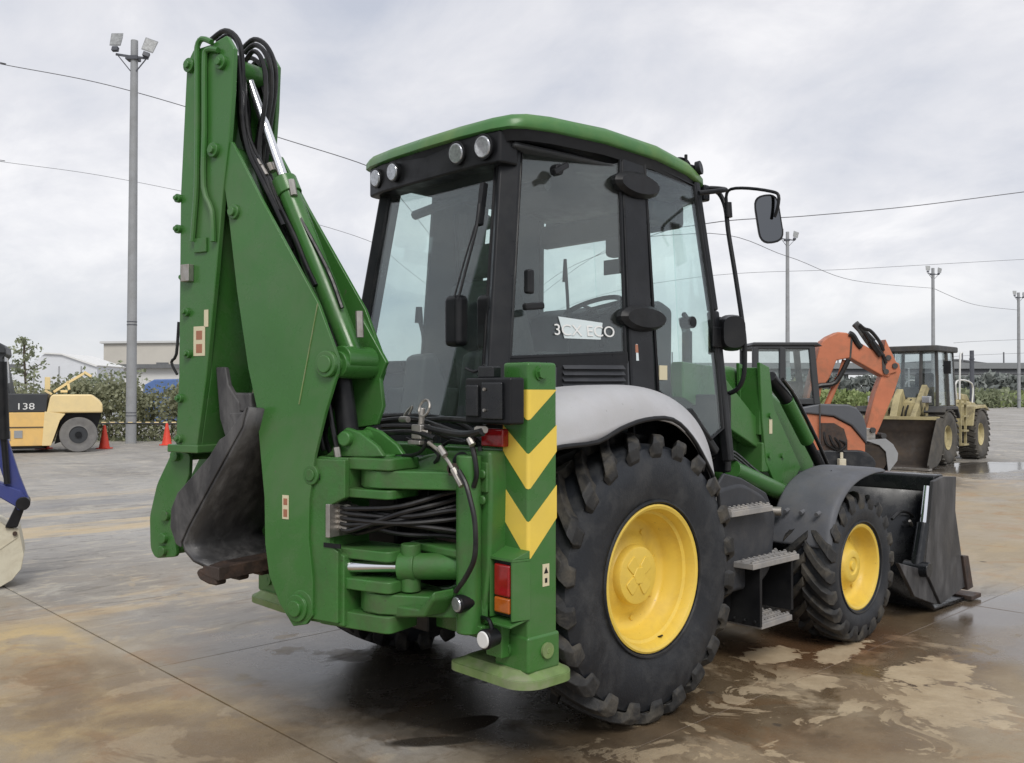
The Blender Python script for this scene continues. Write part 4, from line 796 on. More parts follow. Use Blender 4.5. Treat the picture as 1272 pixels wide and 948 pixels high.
# boom
bo = [(0.812,2.844),(0.624,2.561),(0.247,2.03),(0.131,1.788),(0.13,1.72),(0.202,1.541),(0.264,1.348),(0.298,1.139),(0.302,0.972),(0.276,0.785),(0.276,0.623),(0.315,0.578),(0.395,0.56),(0.482,0.653),(0.55,0.775),(0.578,0.923),(0.584,1.137),(0.64,1.567),(0.695,1.743),(0.774,2.116),(0.838,2.507),(0.879,2.7),(0.903,2.849)]
m = MB(); m.prism(bo, .150, .170, 'y'); far = [(0.526,2.319),(0.3,2.003),(0.134,1.773),(0.164,1.705),(0.278,1.503),(0.329,1.307),(0.338,1.033),(0.316,0.645),(0.347,0.544),(0.456,0.511),(0.563,0.617),(0.624,0.812),(0.636,1.102),(0.693,1.563),(0.82,2.151),(0.94,2.778),(0.911,2.93)]
m.prism([(p[0], p[1]) for p in bo], -.170, -.150, 'y')
boom = m.build('boom', 'green', BL, bevel=.004, M=BH)
L_ = [(0.903,2.849),(0.838,2.507),(0.774,2.116),(0.695,1.743),(0.64,1.567),(0.584,1.137),(0.578,0.923),(0.55,0.775),(0.482,0.653)]
inn = [(0.834,2.792),(0.677,2.494),(0.443,2.059),(0.36,1.804),(0.36,1.657),(0.409,1.361),(0.428,1.131),(0.427,0.936),(0.416,0.789),(0.385,0.664)]
m = MB(); m.prism([(p[0]-.012, p[1]) for p in L_] + inn[::-1], -.152, .152, 'y'); m.build('boom_web', 'green', boom, bevel=.003, M=BH)
m = MB(); m.cyl((.183,-.185,1.755),(.183,.205,1.755),.040,n=24); m.cyl((.183,.17,1.755),(.183,.195,1.755),.06,n=24); m.cyl((.183,-.12,1.755),(.183,.12,1.755),.062,n=24); m.build('cylinder_pin', 'green', boom, bevel=.005, M=BH)
for (u_, z_, r_) in ((.365,.648,.062),(.79,2.50,.036)):
    m = MB(); m.cyl((u_,.168,z_),(u_,.185,z_),r_,n=24); m.cyl((u_,.18,z_),(u_,.20,z_),r_*.6,n=20); m.build('pin_head', 'green', boom, bevel=.004, M=BH)
m = MB(); p = [(0.247,2.03),(0.36,1.675)]; m.beam((p[0][0], .172, p[0][1]), (p[1][0]-.0, .172, p[1][1]-.1), (1,0,0), .005, .004); m.build('weld_seam', 'green_pad', boom, M=BH)
p = [(0.443,1.101)][0]; m = MB(); m.box(p[0]-.02,p[0]+.02,.171,.173,p[1]-.055,p[1]+.055); m.build('warning_label', 'cream_label', boom, M=BH, smooth=0)
m = MB(); m.box(p[0]-.012,p[0]+.012,.173,.174,p[1]+.01,p[1]+.04); m.box(p[0]-.012,p[0]+.012,.173,.174,p[1]-.045,p[1]-.01); m.build('label_symbol', 'red_label', boom, M=BH, smooth=0)
# boom cylinder inside the lower boom
m = MB(); m.prism([(0.239,1.995),(0.082,1.77),(0.12,1.695),(0.101,1.564),(0.139,1.477),(0.268,1.459),(0.344,1.581),(0.37,1.698)], -.135, -.11, 'y'); m.build('inner_plate', 'green', boom, bevel=.006, M=BH)
m = MB(); m.cyl((.20,0,1.36),(.31,0,1.95),.050,n=20); m.build('boom_cylinder', 'black', boom, M=BH)
for hp in ([(0.265,0.06,1.665),(0.304,0.06,1.564),(0.334,0.06,1.451),(0.313,0.06,1.359)], [(0.261,0.02,1.657),(0.306,0.02,1.545),(0.341,0.02,1.431),(0.3,0.02,1.334)], [(0.247,0.1,1.583),(0.222,0.1,1.473),(0.198,0.1,1.383),(0.188,0.1,1.336)], [(0.246,-0.03,1.582),(0.256,-0.03,1.488),(0.206,-0.03,1.414),(0.133,-0.03,1.404)]):
    m = MB(); m.tube([Vector(q_) for q_ in hp], .0115, 8, 4); m.build('hydraulic_hose', 'hose', boom, M=BH)
m = MB(); hp = [(0.189,0.11,1.38),(0.179,0.11,1.336)]; m.cyl(Vector(hp[0]), Vector(hp[1]), .016, n=8); m.build('hose_fitting', 'steel', boom, M=BH)
# dipper
dp = [(0.952,3.343),(0.843,3.365),(0.792,3.292),(0.802,3.079),(0.823,2.859),(0.861,2.629),(0.905,2.244),(0.976,1.707),(1.044,1.357),(1.2,1.365),(1.179,1.709),(1.173,2.621),(1.13,3.281),(1.082,3.341)]
m = MB(); m.prism(dp, .150, .180, 'y'); m.prism(dp, -.135, -.110, 'y')
dp2 = [(0.952,3.263),(0.837,3.301),(0.814,3.1),(0.846,2.862),(0.884,2.632),(0.922,2.246),(0.976,1.707),(1.044,1.357),(1.2,1.365),(1.179,1.709),(1.173,2.621),(1.129,3.216)]
m.prism([(a+.0, b_) for a, b_ in [(1.046,3.281),(0.952,3.315),(0.925,2.644),(0.945,2.247),(0.976,1.707),(1.044,1.357),(1.2,1.365),(1.179,1.709),(1.173,2.621),(1.129,3.216)]], -.111, .151, 'y')
dip = m.build('dipper', 'green', BL, bevel=.006, M=BH)
e1 = [(1.2,1.365),(1.044,1.357)]
m = MB(); m.box(e1[1][0]-.03, e1[0][0]+.04, -.20, .20, e1[0][1]-.035, e1[0][1]+.005); m.build('end_flange', 'green', dip, bevel=.006, M=BH)
for pp in ([(0.929,3.344),(0.999,3.374),(1.034,3.341),(1.033,3.253),(1.031,2.933),(1.035,2.654),(1.046,2.527),(1.063,2.377)], [(0.883,3.295),(0.963,3.311),(0.98,3.243),(0.978,2.925),(0.982,2.639),(0.923,2.514),(0.911,2.364)]):
    m = MB(); m.tube([(a, .195, b_) for a, b_ in pp], .014, 8, 3); m.build('steel_pipe', 'green', dip, M=BH)
for (a, b_) in [(1.099,3.263),(0.871,3.236),(0.92,2.814),(1.179,2.606),(1.178,2.451),(1.114,2.03),(1.101,1.821),(1.16,1.6),(1.164,1.398),(1.134,2.204)]:
    m = MB(); r_ = .036 if b_ > 3.1 or (2.7 < b_ < 2.9) else .022; m.cyl((a,.178,b_),(a,.20,b_),r_,n=20); m.cyl((a,.198,b_),(a,.214,b_),r_*.55,n=8); m.build('pin_head', 'green', dip, bevel=.003, M=BH)
for (u0,v0,u1,v1) in ((231,330,241,350),(245,296,258,314)):
    a = [(1.128,2.265),(1.068,2.18),(1.057,2.392),(0.969,2.32)]
m = MB(); m.box(a[1][0],a[0][0],.18,.215,a[1][1],a[0][1]); m.build('wear_pad', 'steel', dip, bevel=.004, M=BH)
m = MB(); m.box(a[3][0],a[2][0],.18,.192,a[3][1],a[2][1]); m.build('pipe_clamp', 'green_cast', dip, bevel=.004, M=BH)
a = [(0.99,2.036),(0.96,1.952),(1.066,1.956),(0.983,1.81)]; m = MB(); m.box(a[1][0],a[0][0]+.0,.181,.183,a[1][1],a[0][1]); m.box(a[3][0],a[2][0],.181,.183,a[3][1],a[2][1]); m.build('warning_label', 'cream_label', dip, M=BH, smooth=0)
m = MB(); 
for z_ in (.25,.7): zc = a[3][1] + (a[2][1]-a[3][1])*z_; m.box(a[3][0]+.02,a[2][0]-.02,.183,.184,zc-.022,zc+.022)
m.build('label_symbol', 'red_label', dip, M=BH, smooth=0)
m = MB(); m.tube([(x_, .0, z_) for x_, z_ in [(1.406,2.006),(1.424,1.835),(1.463,1.792),(1.417,1.727)]], .008, 6, 3); m.build('hydraulic_hose', 'hose', dip, M=BH)
# dipper cylinder
P0, P1, P2 = [Vector((q[0], 0, q[1])) for q in [(0.895,3.239),(0.617,2.635),(0.176,1.78)]]
m = MB(); m.cyl(P1 - (P2-P1).normalized()*.02, P2, .052, n=28); m.cyl(P1 - (P2-P1).normalized()*.04, P1 + (P2-P1).normalized()*.05, .062, n=28); m.cyl(P2 + Vector((0,-.10,0)), P2 + Vector((0,.10,0)), .062, n=24); dc = m.build('dipper_cylinder', 'green', BL, bevel=.006, M=BH)
m = MB(); m.cyl(P0, P1, .0235, n=20); m.build('cylinder_rod', 'chrome', dc, M=BH)
m = MB(); m.cyl(P0 + Vector((0,-.08,0)), P0 + Vector((0,.08,0)), .055, n=20); m.build('rod_eye', 'green', dc, bevel=.005, M=BH)
q = Vector((.055,.0,.03)); m = MB(); m.tube([P1 + Vector((-.05,.03,.0)), P1 + Vector((-.09,.03,-.12)), P1.lerp(P2,.5)+Vector((-.075,.03,0)), P1.lerp(P2,.72)+Vector((-.07,.03,0))], .010, 6); m.build('steel_pipe', 'hose', dc, M=BH)
m = MB(); m.cyl(P1 + Vector((-.05,.02,.02)), P1 + Vector((-.08,.03,-.06)), .018, n=8); m.build('hose_fitting', 'steel', dc, M=BH); m = MB(); m.cyl(P2 + Vector((-.05,.03,.22)), P2 + Vector((-.055,.03,.10)), .018, n=8); m.build('hose_fitting', 'steel', dc, M=BH)
# dipper-top hoses
loops = [
 ([(1.07,0.08,3.42),(0.964,0.08,3.447),(0.871,0.08,3.38),(0.841,0.08,3.254),(0.84,0.08,3.093),(0.828,0.08,2.932),(0.76,0.08,2.783),(0.676,0.08,2.654),(0.594,0.08,2.501)], .013),
 ([(1.057,0.05,3.419),(0.963,0.05,3.433),(0.892,0.05,3.353),(0.863,0.05,3.186),(0.85,0.05,3.023),(0.827,0.05,2.899),(0.753,0.05,2.768),(0.664,0.05,2.631),(0.587,0.05,2.482)], .013),
 ([(0.955,0.02,3.314),(0.93,0.02,3.166),(0.924,0.02,3.002),(0.888,0.02,2.874),(0.807,0.02,2.734),(0.717,0.02,2.595),(0.628,0.02,2.444),(0.563,0.02,2.32)], .012),
 ([(0.991,-0.06,3.408),(0.909,-0.06,3.438),(0.822,-0.06,3.387),(0.764,-0.06,3.282),(0.758,-0.06,3.159),(0.786,-0.06,3.021),(0.808,-0.06,2.902),(0.824,-0.06,2.781)], .013),
 ([(0.935,-0.02,3.36),(0.865,-0.02,3.387),(0.796,-0.02,3.341),(0.751,-0.02,3.247),(0.745,-0.02,3.125),(0.772,-0.02,2.988),(0.794,-0.02,2.87),(0.805,-0.02,2.77)], .013),
 ([(0.874,0.03,3.291),(0.822,0.03,3.33),(0.771,0.03,3.296),(0.737,0.03,3.209),(0.731,0.03,3.089),(0.753,0.03,2.972),(0.775,0.03,2.856),(0.774,0.03,2.756)], .012),
 ([(0.986,-0.1,3.294),(0.945,-0.1,3.337),(0.892,-0.1,3.319),(0.851,-0.1,3.228),(0.851,-0.1,3.083),(0.879,-0.1,2.963),(0.902,-0.1,2.862)], .012),
 ([(0.935,0,3.214),(0.899,0,3.044),(0.864,0,2.875),(0.795,0,2.724),(0.704,0,2.574),(0.605,0,2.405),(0.529,0,2.242),(0.46,0,2.114)], .013),
 ([(0.742,0.06,2.745),(0.67,0.06,2.63),(0.588,0.06,2.503),(0.502,0.06,2.367),(0.429,0.06,2.228),(0.367,0.06,2.129)], .013),
 ([(0.793,-0.03,2.771),(0.736,-0.03,2.663),(0.669,-0.03,2.543),(0.581,-0.03,2.407),(0.495,-0.03,2.263)], .012),
 ([(0.989,-0.08,3.314),(0.894,-0.08,3.23),(0.841,-0.08,3.097),(0.869,-0.08,2.936),(0.915,-0.08,2.818),(0.845,-0.08,2.665),(0.753,-0.08,2.545)], .013), ([(1.035,-0.09,3.3),(0.928,-0.09,3.197),(0.892,-0.09,3.066),(0.915,-0.09,2.924),(0.961,-0.09,2.843),(0.902,-0.09,2.703)], .013),
 ([(0.848,0.1,3.289),(0.83,0.1,3.126),(0.818,0.1,2.965),(0.772,0.1,2.8),(0.699,0.1,2.68),(0.617,0.1,2.554),(0.536,0.1,2.422)], .012), ([(0.973,-0.05,3.235),(0.937,-0.05,3.063),(0.948,-0.05,2.92),(0.894,-0.05,2.788),(0.802,-0.05,2.634),(0.7,-0.05,2.482),(0.611,-0.05,2.354)], .013), ([(1.059,-0.1,3.35),(0.975,-0.1,3.368),(0.881,-0.1,3.291),(0.828,-0.1,3.174),(0.833,-0.1,3.018),(0.861,-0.1,2.857),(0.889,-0.1,2.761)], .012)]
for pts, r_ in loops:
    m = MB(); m.tube(pts, r_, 8, 4); m.build('hydraulic_hose', 'hose', boom, M=BH)
for pp in ([(0.754,0.07,2.764),(0.731,0.07,2.734)], [(0.736,0.06,2.736),(0.697,0.06,2.684)], [(0.733,0,2.761),(0.711,0,2.722)]):
    m = MB(); m.cyl(Vector(pp[0]), Vector(pp[1]), .018, n=8); m.build('hose_fitting', 'steel', boom, M=BH)
# bucket linkage and digging bucket
for w_ in (.10, -.10):
    m = MB(); m.prism(rounded([(1.313,1.327),(1.177,1.323),(1.182,1.207),(1.237,1.113),(1.286,0.994),(1.298,0.91),(1.272,0.787),(1.443,0.763),(1.483,0.81),(1.491,0.98),(1.433,1.153)], .03), w_-.012, w_+.012, 'y'); m.build('tipping_link', 'green', dip, bevel=.006, M=BH)
for (a, b_) in [(1.276,1.305),(1.367,0.876),(1.373,0.809),(1.349,0.994)]:
    m = MB(); m.cyl((a,-.14,b_),(a,.135,b_),.028,n=16); m.build('link_pin', 'green_cast', dip, bevel=.004, M=BH)
shell = [(0.607,1.564),(0.638,1.47),(0.702,1.386),(0.8,1.258),(0.906,1.118),(1.003,0.988),(1.061,0.897),(1.043,0.856),(0.979,0.811),(0.875,0.786)]
rows = []
for w_, bul in ((-.25, 0), (-.12, .012), (0, .016), (.12, .012), (.25, 0)): rows.append([(p[0] - bul, w_, p[1] - bul) for p in shell])
m = MB(); m.grid(rows); bk = m.build('digging_bucket', 'bucket_steel', BL, M=BH, solid=.018, smooth=60)
side_o = shell[:-3] + [(1.061,0.874),(1.096,0.886),(1.139,0.966),(1.134,1.057),(1.087,1.139),(0.981,1.223),(0.856,1.328),(0.79,1.407)] + [(.74,1.43)]
for w_ in (.245, -.255): m = MB(); m.prism(side_o, w_, w_+.014, 'y'); m.build('side_plate', 'bucket_steel', bk, bevel=.005, M=BH)
ear = [(0.948,1.755),(0.879,1.754),(0.856,1.667),(0.782,1.581),(0.77,1.426),(0.758,1.349),(0.848,1.346),(0.917,1.501)]
for w_ in (.12, -.13): m = MB(); m.prism(ear, w_, w_+.028, 'y'); m.build('hinge_ear', 'bucket_steel', bk, bevel=.008, M=BH)
m = MB(); m.prism([(0.878,1.628),(0.71,1.628),(0.704,1.535),(0.843,1.534)], -.14, .14, 'y'); m.build('mounting_block', 'bucket_steel', bk, bevel=.012, M=BH)
m = MB(); m.prism([(0.855,1.534),(0.704,1.535),(0.687,1.424),(0.787,1.422)], -.16, .15, 'y'); m.build('mounting_block', 'bucket_steel', bk, bevel=.010, M=BH)
m = MB(); m.prism([(0.787,1.422),(0.682,1.424),(0.671,1.367),(0.77,1.348)], -.2, .148, 'y'); m.build('mounting_block', 'bucket_steel', bk, bevel=.006, M=BH)
m = MB(); q = [(1.151,1.379)][0]; m.cyl((q[0],-.20,q[1]),(q[0],.17,q[1]),.028,n=16); m.build('hinge_pin', 'bucket_steel', bk, M=BH)
m = MB(); m.prism([(.80,.80),(.91,.805),(.92,.755),(.80,.735)], -.258, .250, 'y'); m.build('bucket_lip', 'rusty_steel', bk, bevel=.006, M=BH)
for k in range(4):
    w_ = -.215 + .143 * k; m = MB(); m.prism([(.82,.765),(.945,.782),(.965,.760),(.94,.728),(.88,.712),(.82,.71)], w_-.034, w_+.034, 'y'); m.build('bucket_tooth', 'rusty_steel', bk, bevel=.012, M=BH)
# ---- hoses, valves and fittings on top of the carriage
hs = [
 ([(0.239,-1.12,1.439),(0.37,-1.12,1.439),(0.527,-1.12,1.448),(0.646,-1.12,1.448),(0.761,-1.12,1.426)], .013, 'hose'),
 ([(0.239,-1.05,1.488),(0.401,-1.05,1.502),(0.556,-1.05,1.502),(0.702,-1.05,1.476),(0.841,-1.05,1.451),(0.999,-1.05,1.456)], .014, 'hose'),
 ([(0.551,-1,1.501),(0.726,-1,1.508),(0.864,-1,1.5),(0.943,-1,1.474)], .014, 'hose'),
 ([(0.62,-1.1,1.482),(0.764,-1.1,1.461),(0.927,-1.1,1.449),(1.045,-1.1,1.466)], .014, 'hose'),
 ([(0.741,-1.14,1.409),(0.813,-1.14,1.377),(0.873,-1.14,1.338),(0.905,-1.14,1.306)], .008, 'steel'),
 ([(0.971,-1.16,1.301),(1.013,-1.16,1.253),(1.043,-1.16,1.189),(1.073,-1.16,1.093),(1.073,-1.16,0.962),(1.023,-1.16,0.873),(0.951,-1.16,0.795)], .011, 'hose'),
 ([(0.956,-1.08,1.415),(0.982,-1.08,1.348),(0.992,-1.08,1.281),(0.972,-1.08,1.228)], .011, 'hose'),
 ([(0.433,-1.05,1.499),(0.464,-1.05,1.537),(0.507,-1.05,1.564),(0.483,-1.05,1.527)], .006, 'steel'),
 ([(0.89,-1,1.427),(0.81,-1,1.406),(0.726,-1,1.41),(0.658,-1,1.382)], .009, 'hose'),
 ([(0.174,-0.98,1.461),(0.371,-0.98,1.466),(0.556,-0.98,1.456),(0.702,-0.98,1.42),(0.868,-0.98,1.401)], .013, 'hose'), ([(0.063,-0.95,1.506),(0.299,-0.95,1.518),(0.548,-0.95,1.515),(0.751,-0.95,1.482),(0.887,-0.95,1.415)], .013, 'hose'),
 ([(0.464,-1.05,1.414),(0.556,-1.05,1.391),(0.644,-1.05,1.38),(0.702,-1.05,1.347),(0.674,-1.05,1.313)], .009, 'hose'), ([(0.717,-1.13,1.415),(0.682,-1.13,1.371),(0.612,-1.13,1.346),(0.541,-1.13,1.342)], .009, 'hose'),
 ([(0.922,-1,1.393),(0.933,-1,1.324),(0.922,-1,1.236),(0.864,-1,1.155)], .010, 'hose'), ([(0.325,-1.12,1.457),(0.39,-1.12,1.413),(0.465,-1.12,1.39),(0.515,-1.12,1.355)], .007, 'steel')]
for pts, r_, mt in hs:
    m = MB(); m.tube(pts, r_, 8, 4); m.build('hydraulic_hose' if mt == 'hose' else 'steel_pipe', mt, BL)
for (u_, y_) in ((0,0),):
    c_ = Vector([(0.661,-1.1,1.559)][0]); m = MB(); m.tube([c_ + Vector((.036*math.cos(t), .01*math.sin(t), .036*math.sin(t))) for t in [2*PI*i/16 for i in range(17)]], .006, 6, 1); m.build('lifting_ring', 'steel', BL)
c_ = Vector([(0.638,-1.1,1.45)][0]); m = MB(); m.box(c_.x-.035,c_.x+.035,c_.y-.03,c_.y+.03,c_.z-.03,c_.z+.035); m.cyl(c_+Vector((0,0,.03)), c_+Vector((.01,0,.11)), .014, n=8); m.cyl(c_-Vector((.06,0,0)), c_+Vector((.06,0,0)), .016, n=8); m.box(c_.x-.05,c_.x+.04,c_.y-.04,c_.y+.04,c_.z-.055,c_.z-.035); m.build('hydraulic_valve', 'steel', BL, bevel=.006)
for (u0,v0,u1,v1,y_) in ((448,533,457,537,-1.12),(593,534,602,534,-1.08),(563,582,572,600,-1.15),(581,545,588,552,-1.1),(545,555,552,565,-1.15),(500,520,506,521,-1.08)):
    pass
for pr in ([(0.192,-1.12,1.445),(0.253,-1.12,1.439)], [(0.992,-1.08,1.471),(1.048,-1.08,1.472)], [(0.929,-1.155,1.305),(0.986,-1.155,1.238)], [(0.968,-1.1,1.433),(0.989,-1.1,1.407)], [(0.831,-1.15,1.392),(0.869,-1.15,1.359)], [(0.461,-1.08,1.504),(0.516,-1.08,1.505)]):
    m = MB(); m.cyl(Vector(pr[0]), Vector(pr[1]), .015, n=8); m.build('hose_fitting', 'steel', BL)
c_ = Vector([(0.826,-1,1.293)][0]); m = MB(); m.lathe([(0,.075),(.02,.075),(.03,.06),(.03,0)], 24, (c_.x, c_.y, c_.z), 'y'); m.v = [(x_, 2*c_.y - y_, z_) for x_, y_, z_ in m.v]; m.build('reel_cover', 'black', BL)
c_ = Vector([(0.887,-1.12,1.304)][0]); m = MB(); m.cyl(c_+Vector((0,.03,0)), c_-Vector((0,.02,0)), .022, n=12); m.box(c_.x-.01,c_.x+.03,c_.y-.02,c_.y+.02,c_.z-.03,c_.z+.01); m.build('pressure_gauge', 'rusty_steel', BL, bevel=.003)
# registration box, red lamp, work lamps low on the carriage
c0 = [(0.867,1.691),(1.157,1.493)]; x0_, x1_ = c0[0][0], c0[1][0]; z1_, z0_ = c0[0][1], c0[1][1]
m = MB(); m.box(x0_, x1_, -1.04, -.955, z0_, z1_); bx_ = m.build('lamp_box', 'black', BL, bevel=.012, seg=3)
m = MB(); m.box(x0_+.02, x0_+.10, -1.055, -1.035, z0_+.03, z1_-.03); m.box(x0_+.12, x1_-.04, -1.055, -1.035, z0_+.02, z1_-.02); m.box(x0_+.06, x0_+.16, -1.02, -.97, z1_-.002, z1_+.05); m.build('box_cover', 'black_gloss', bx_, bevel=.008)
m = MB(); m.cyl((x0_+.15,-1.056,z1_-.05),(x0_+.15,-1.064,z1_-.05),.007,n=8); m.cyl((x0_+.15,-1.056,z0_+.06),(x0_+.15,-1.064,z0_+.06),.007,n=8); m.build('screw', 'steel', bx_)
c_ = [(0.893,1.472),(1.033,1.393)]; m = MB(); m.box(c_[0][0], c_[1][0], -.97, -.93, c_[1][1], c_[0][1]); m.build('rear_reflector', 'red_lens', BL, bevel=.008)
for cpos, r_, cl in (([(0.933,-1.14,0.735)][0], .034, 'lamp_glass'), ([(1.056,-1.1,0.603)][0], .037, 'white')):
    c_ = Vector(cpos); ax_ = Vector((-.12,-1,-.05)).normalized() if r_ < .035 else Vector((.0,-1,-.02)); m = MB(); m.cyl(c_ - ax_*.075, c_ - ax_*.005, r_*.95, r_*1.18, 20); m.cyl(c_ - ax_*.01, c_, r_*1.18, r_*1.1, 20); wl = m.build('work_lamp', 'black', BL, bevel=.006)
    m = MB(); m.cyl(c_ - ax_*.002, c_ + ax_*.006, r_, r_*.9, 20); m.build('lamp_lens', cl, wl, bevel=.003)
    m = MB(); m.tube([c_ - ax_*.05 + Vector((0,0,r_)), c_ - ax_*.05 + Vector((-.02,0,.07)), c_ - ax_*.05 + Vector((-.09,.02,.065))], .009, 6); m.build('lamp_bracket', 'black', wl)
m = MB(); m.box(.93,1.0,-1.06,-.94,.60,.64); m.box(.95,1.05,-.99,-.94,.50,.64); m.build('lamp_plate', 'green', BL, bevel=.006)

# ================================================================== the yard round it
# ---- lamp posts
def floodlight_post(lat, dep, H, label, rb=.17, rt=.115, fl=None):
    t = thing('floodlight_post', label, 'lamp post', site(lat, dep), SITE_RZ, 'floodlight posts round the yard')
    m = MB(); m.cyl((0,0,0), (.04,0,H), rb, rt, 20); m.build('post', 'pole_grey', t)
    m = MB()
    for dx in (-.52, .55): m.beam((0,-.12,H-.58+(-.12 if dx>0 else .08)*0), (dx,-.12,H-.50-.14*(dx>0)), (0,0,1), .07, .05); m.beam((dx*.85,-.12,H-.55-.12*(dx>0)), (.03,-.05,H-1.15), (0,1,0), .03, .03)
    m.box(-.20,.20,-.16,.16,H-.66,H-.54); m.build('cross_arm', 'pole_dark', t)
    for k, (dx, dz, ry) in enumerate(((-.50, -.02, R(4)), (.60, -.22, R(16)))):
        Mx = Matrix.Translation((dx, -.14, H + dz)) @ Matrix.Rotation(ry, 4, 'Y') @ Matrix.Rotation(R(-14), 4, 'X') @ Matrix.Rotation(R(8 if k else -8), 4, 'Z')
        b = MB(); b.prism([(-.20,-.24),(.20,-.24),(.22,.24),(-.22,.24)], -.02, .14, 'y', top=[(-.10,-.14),(.10,-.14),(.12,.14),(-.12,.14)]); f_ = b.build('floodlight', 'pole_grey', t, bevel=.015, M=Mx)
        b = MB(); b.box(-.18,.18,-.028,-.018,-.20,.20); b.build('lamp_lens', 'dull_glass', f_, M=Mx)
        b = MB(); b.box(-.10,.10,-.02,.10,-.40,-.26); b.build('lamp_bracket', 'pole_dark', f_, M=Mx)
    for z in (.9, 1.0, 3.9, 4.0): b = MB(); b.cyl((.003*z,0,z),(.003*z,0,z+.03), rb - .002*z, None, 20); b.build('steel_band', 'pole_dark', t)
floodlight_post(-12.56, 30.3, 13.35, 'tall grey floodlight post at far left, close to the hedge and between two red cones')
floodlight_post(20.1, 67, 13.5, 'grey floodlight post rising behind the dark cab of the orange excavator', .17, .12)
floodlight_post(39.9, 87, 13.6, 'grey floodlight post rising behind the cab roof of the wheel loader', .19, .14)
floodlight_post(59.6, 108, 13.6, 'grey floodlight post at the far right edge, most distant of the posts', .2, .15)
p = thing('utility_pole', 'thin dark pole standing to the right of the wheel loader, in front of the viaduct', 'pole', site(30.2, 60.3), SITE_RZ)
m = MB(); m.cyl((0,0,0), (0,0,4.5), .16, .13, 10); m.build('post', 'pole_dark', p)
for z in (1.3, 3.9): m = MB(); m.cyl((0,0,z),(0,0,z+.08), .17, n=10); m.build('steel_band', 'pole_dark', p)
for k, (lat, dep, h, lb) in enumerate(((21.6,50,3.0,'slim white fence post just behind the right corner of the wheel loader'), (33.4,70,3.3,'thin grey pole at the right side, farther away than the dark utility pole'))):
    m = MB(); x_, y_, _ = site(lat, dep); m.cyl((x_,y_,0), (x_,y_,h), .06, .05, 8); m.cyl((x_,y_,h), (x_,y_,h+.06), .08, .05, 8); lab(m.build('fence_post', 'pole_grey', loc=(x_, y_, 0)), lb, 'post')
# ---- overhead cables
def cable(pts, r, label):
    """pts: (lat, depth, height) of its hanging points"""
    P = [Vector(site(a, b_, c_)) for a, b_, c_ in pts]; m = MB(); m.tube(P, r, 6, 8, cap=False)
    lab(m.build('overhead_cable', 'wire', loc=tuple(P[0])), label, 'cable', 'overhead cables')
def cpx(u, v, dep): return ((u - 636) / 1141 * dep, dep, 1.62 + (490 - v) / 1141 * dep)
cable([cpx(-700,-60,34), cpx(-60,64,33), cpx(0,78,33), cpx(115,100,32), cpx(225,130,31), cpx(340,168,30), cpx(455,205,29), cpx(480,224,34), cpx(560,330,80), cpx(612,416,160)], .014, 'thick overhead cable crossing the lamp post at left and passing behind the digging arm')
cable([cpx(-700,110,46), cpx(-60,190,45), cpx(0,200,45), cpx(110,215,45), cpx(225,237,44), cpx(345,265,43), cpx(465,302,42), cpx(500,330,55), cpx(570,385,100), cpx(612,419,160)], .010, 'thin lower overhead cable behind the digging arm at left')
cable([cpx(612,416,160), cpx(680,350,95), cpx(790,300,55), cpx(880,277,40), cpx(1000,268,41), cpx(1130,256,42), cpx(1272,238,42), cpx(1400,222,42), cpx(2000,150,44)], .019, 'thick overhead cable at right, rising from behind the cab and highest of all there')
cable([cpx(612,418,160), cpx(720,330,80), cpx(860,290,50), cpx(978,318,60), cpx(1060,348,72), cpx(1160,358,87)], .018, 'sagging cable hung between the first and second floodlight posts at right')
cable([cpx(1160,358,87), cpx(1210,378,97), cpx(1264,385,108)], .022, 'sagging cable hung between the two farthest floodlight posts')
cable([cpx(612,419,160), cpx(720,375,110), cpx(860,345,75), cpx(1060,334,78), cpx(1272,322,80), cpx(1400,316,82), cpx(2000,290,90)], .016, 'faint straight cable crossing low over the floodlight posts at right')
for k, (v, lb) in enumerate(((424,'top wire of the open fence line right of the wheel loader'), (441,'second wire of the open fence line right of the wheel loader'))):
    cable([cpx(1185, v+2, 56), cpx(1215, v, 60), cpx(1290, v - 3, 62)], .010, lb)
px_, pd_, pz_ = cpx(612,414,160); p = thing('utility_pole', 'distant pole where the overhead cables meet, seen dimly behind the rear corner of the cab', 'pole', site(px_, pd_), SITE_RZ)
m = MB(); m.cyl((0,0,0), (0,0,pz_+.3), .17, .12, 10); m.build('post', 'pole_grey', p); m = MB(); m.box(-1.0,1.0,-.06,.06,pz_-.15,pz_); m.build('cross_arm', 'pole_dark', p)
# ---- foliage
def quads(points, size, rng, flat=.0):
    n = len(points); nrm = rng.normal(size=(n, 3)); nrm[:, 2] = nrm[:, 2] * (1 - flat) + flat * 2; nrm /= np.linalg.norm(nrm, axis=1)[:, None]
    a = np.cross(nrm, rng.normal(size=(n, 3))); a /= np.linalg.norm(a, axis=1)[:, None]; b = np.cross(nrm, a)
    s = size * rng.uniform(.6, 1.4, (n, 1)); a = a * s; b = b * s * .6
    v = np.stack([points - a, points - b*.9, points + a, points + b], 1).reshape(-1, 3)
    return v, np.arange(4 * n).reshape(-1, 4)
def foliage(name, pts, size, mat, parent, seed=1, flat=0):
    v, f = quads(np.array(pts), size, np.random.default_rng(seed), flat)
    me = bpy.data.meshes.new(name); me.from_pydata(v.tolist(), [], f.tolist()); me.materials.append(MATS[mat]); o = bpy.data.objects.new(name, me); COL.objects.link(o); o.parent = parent; return o
rng = np.random.default_rng(5)
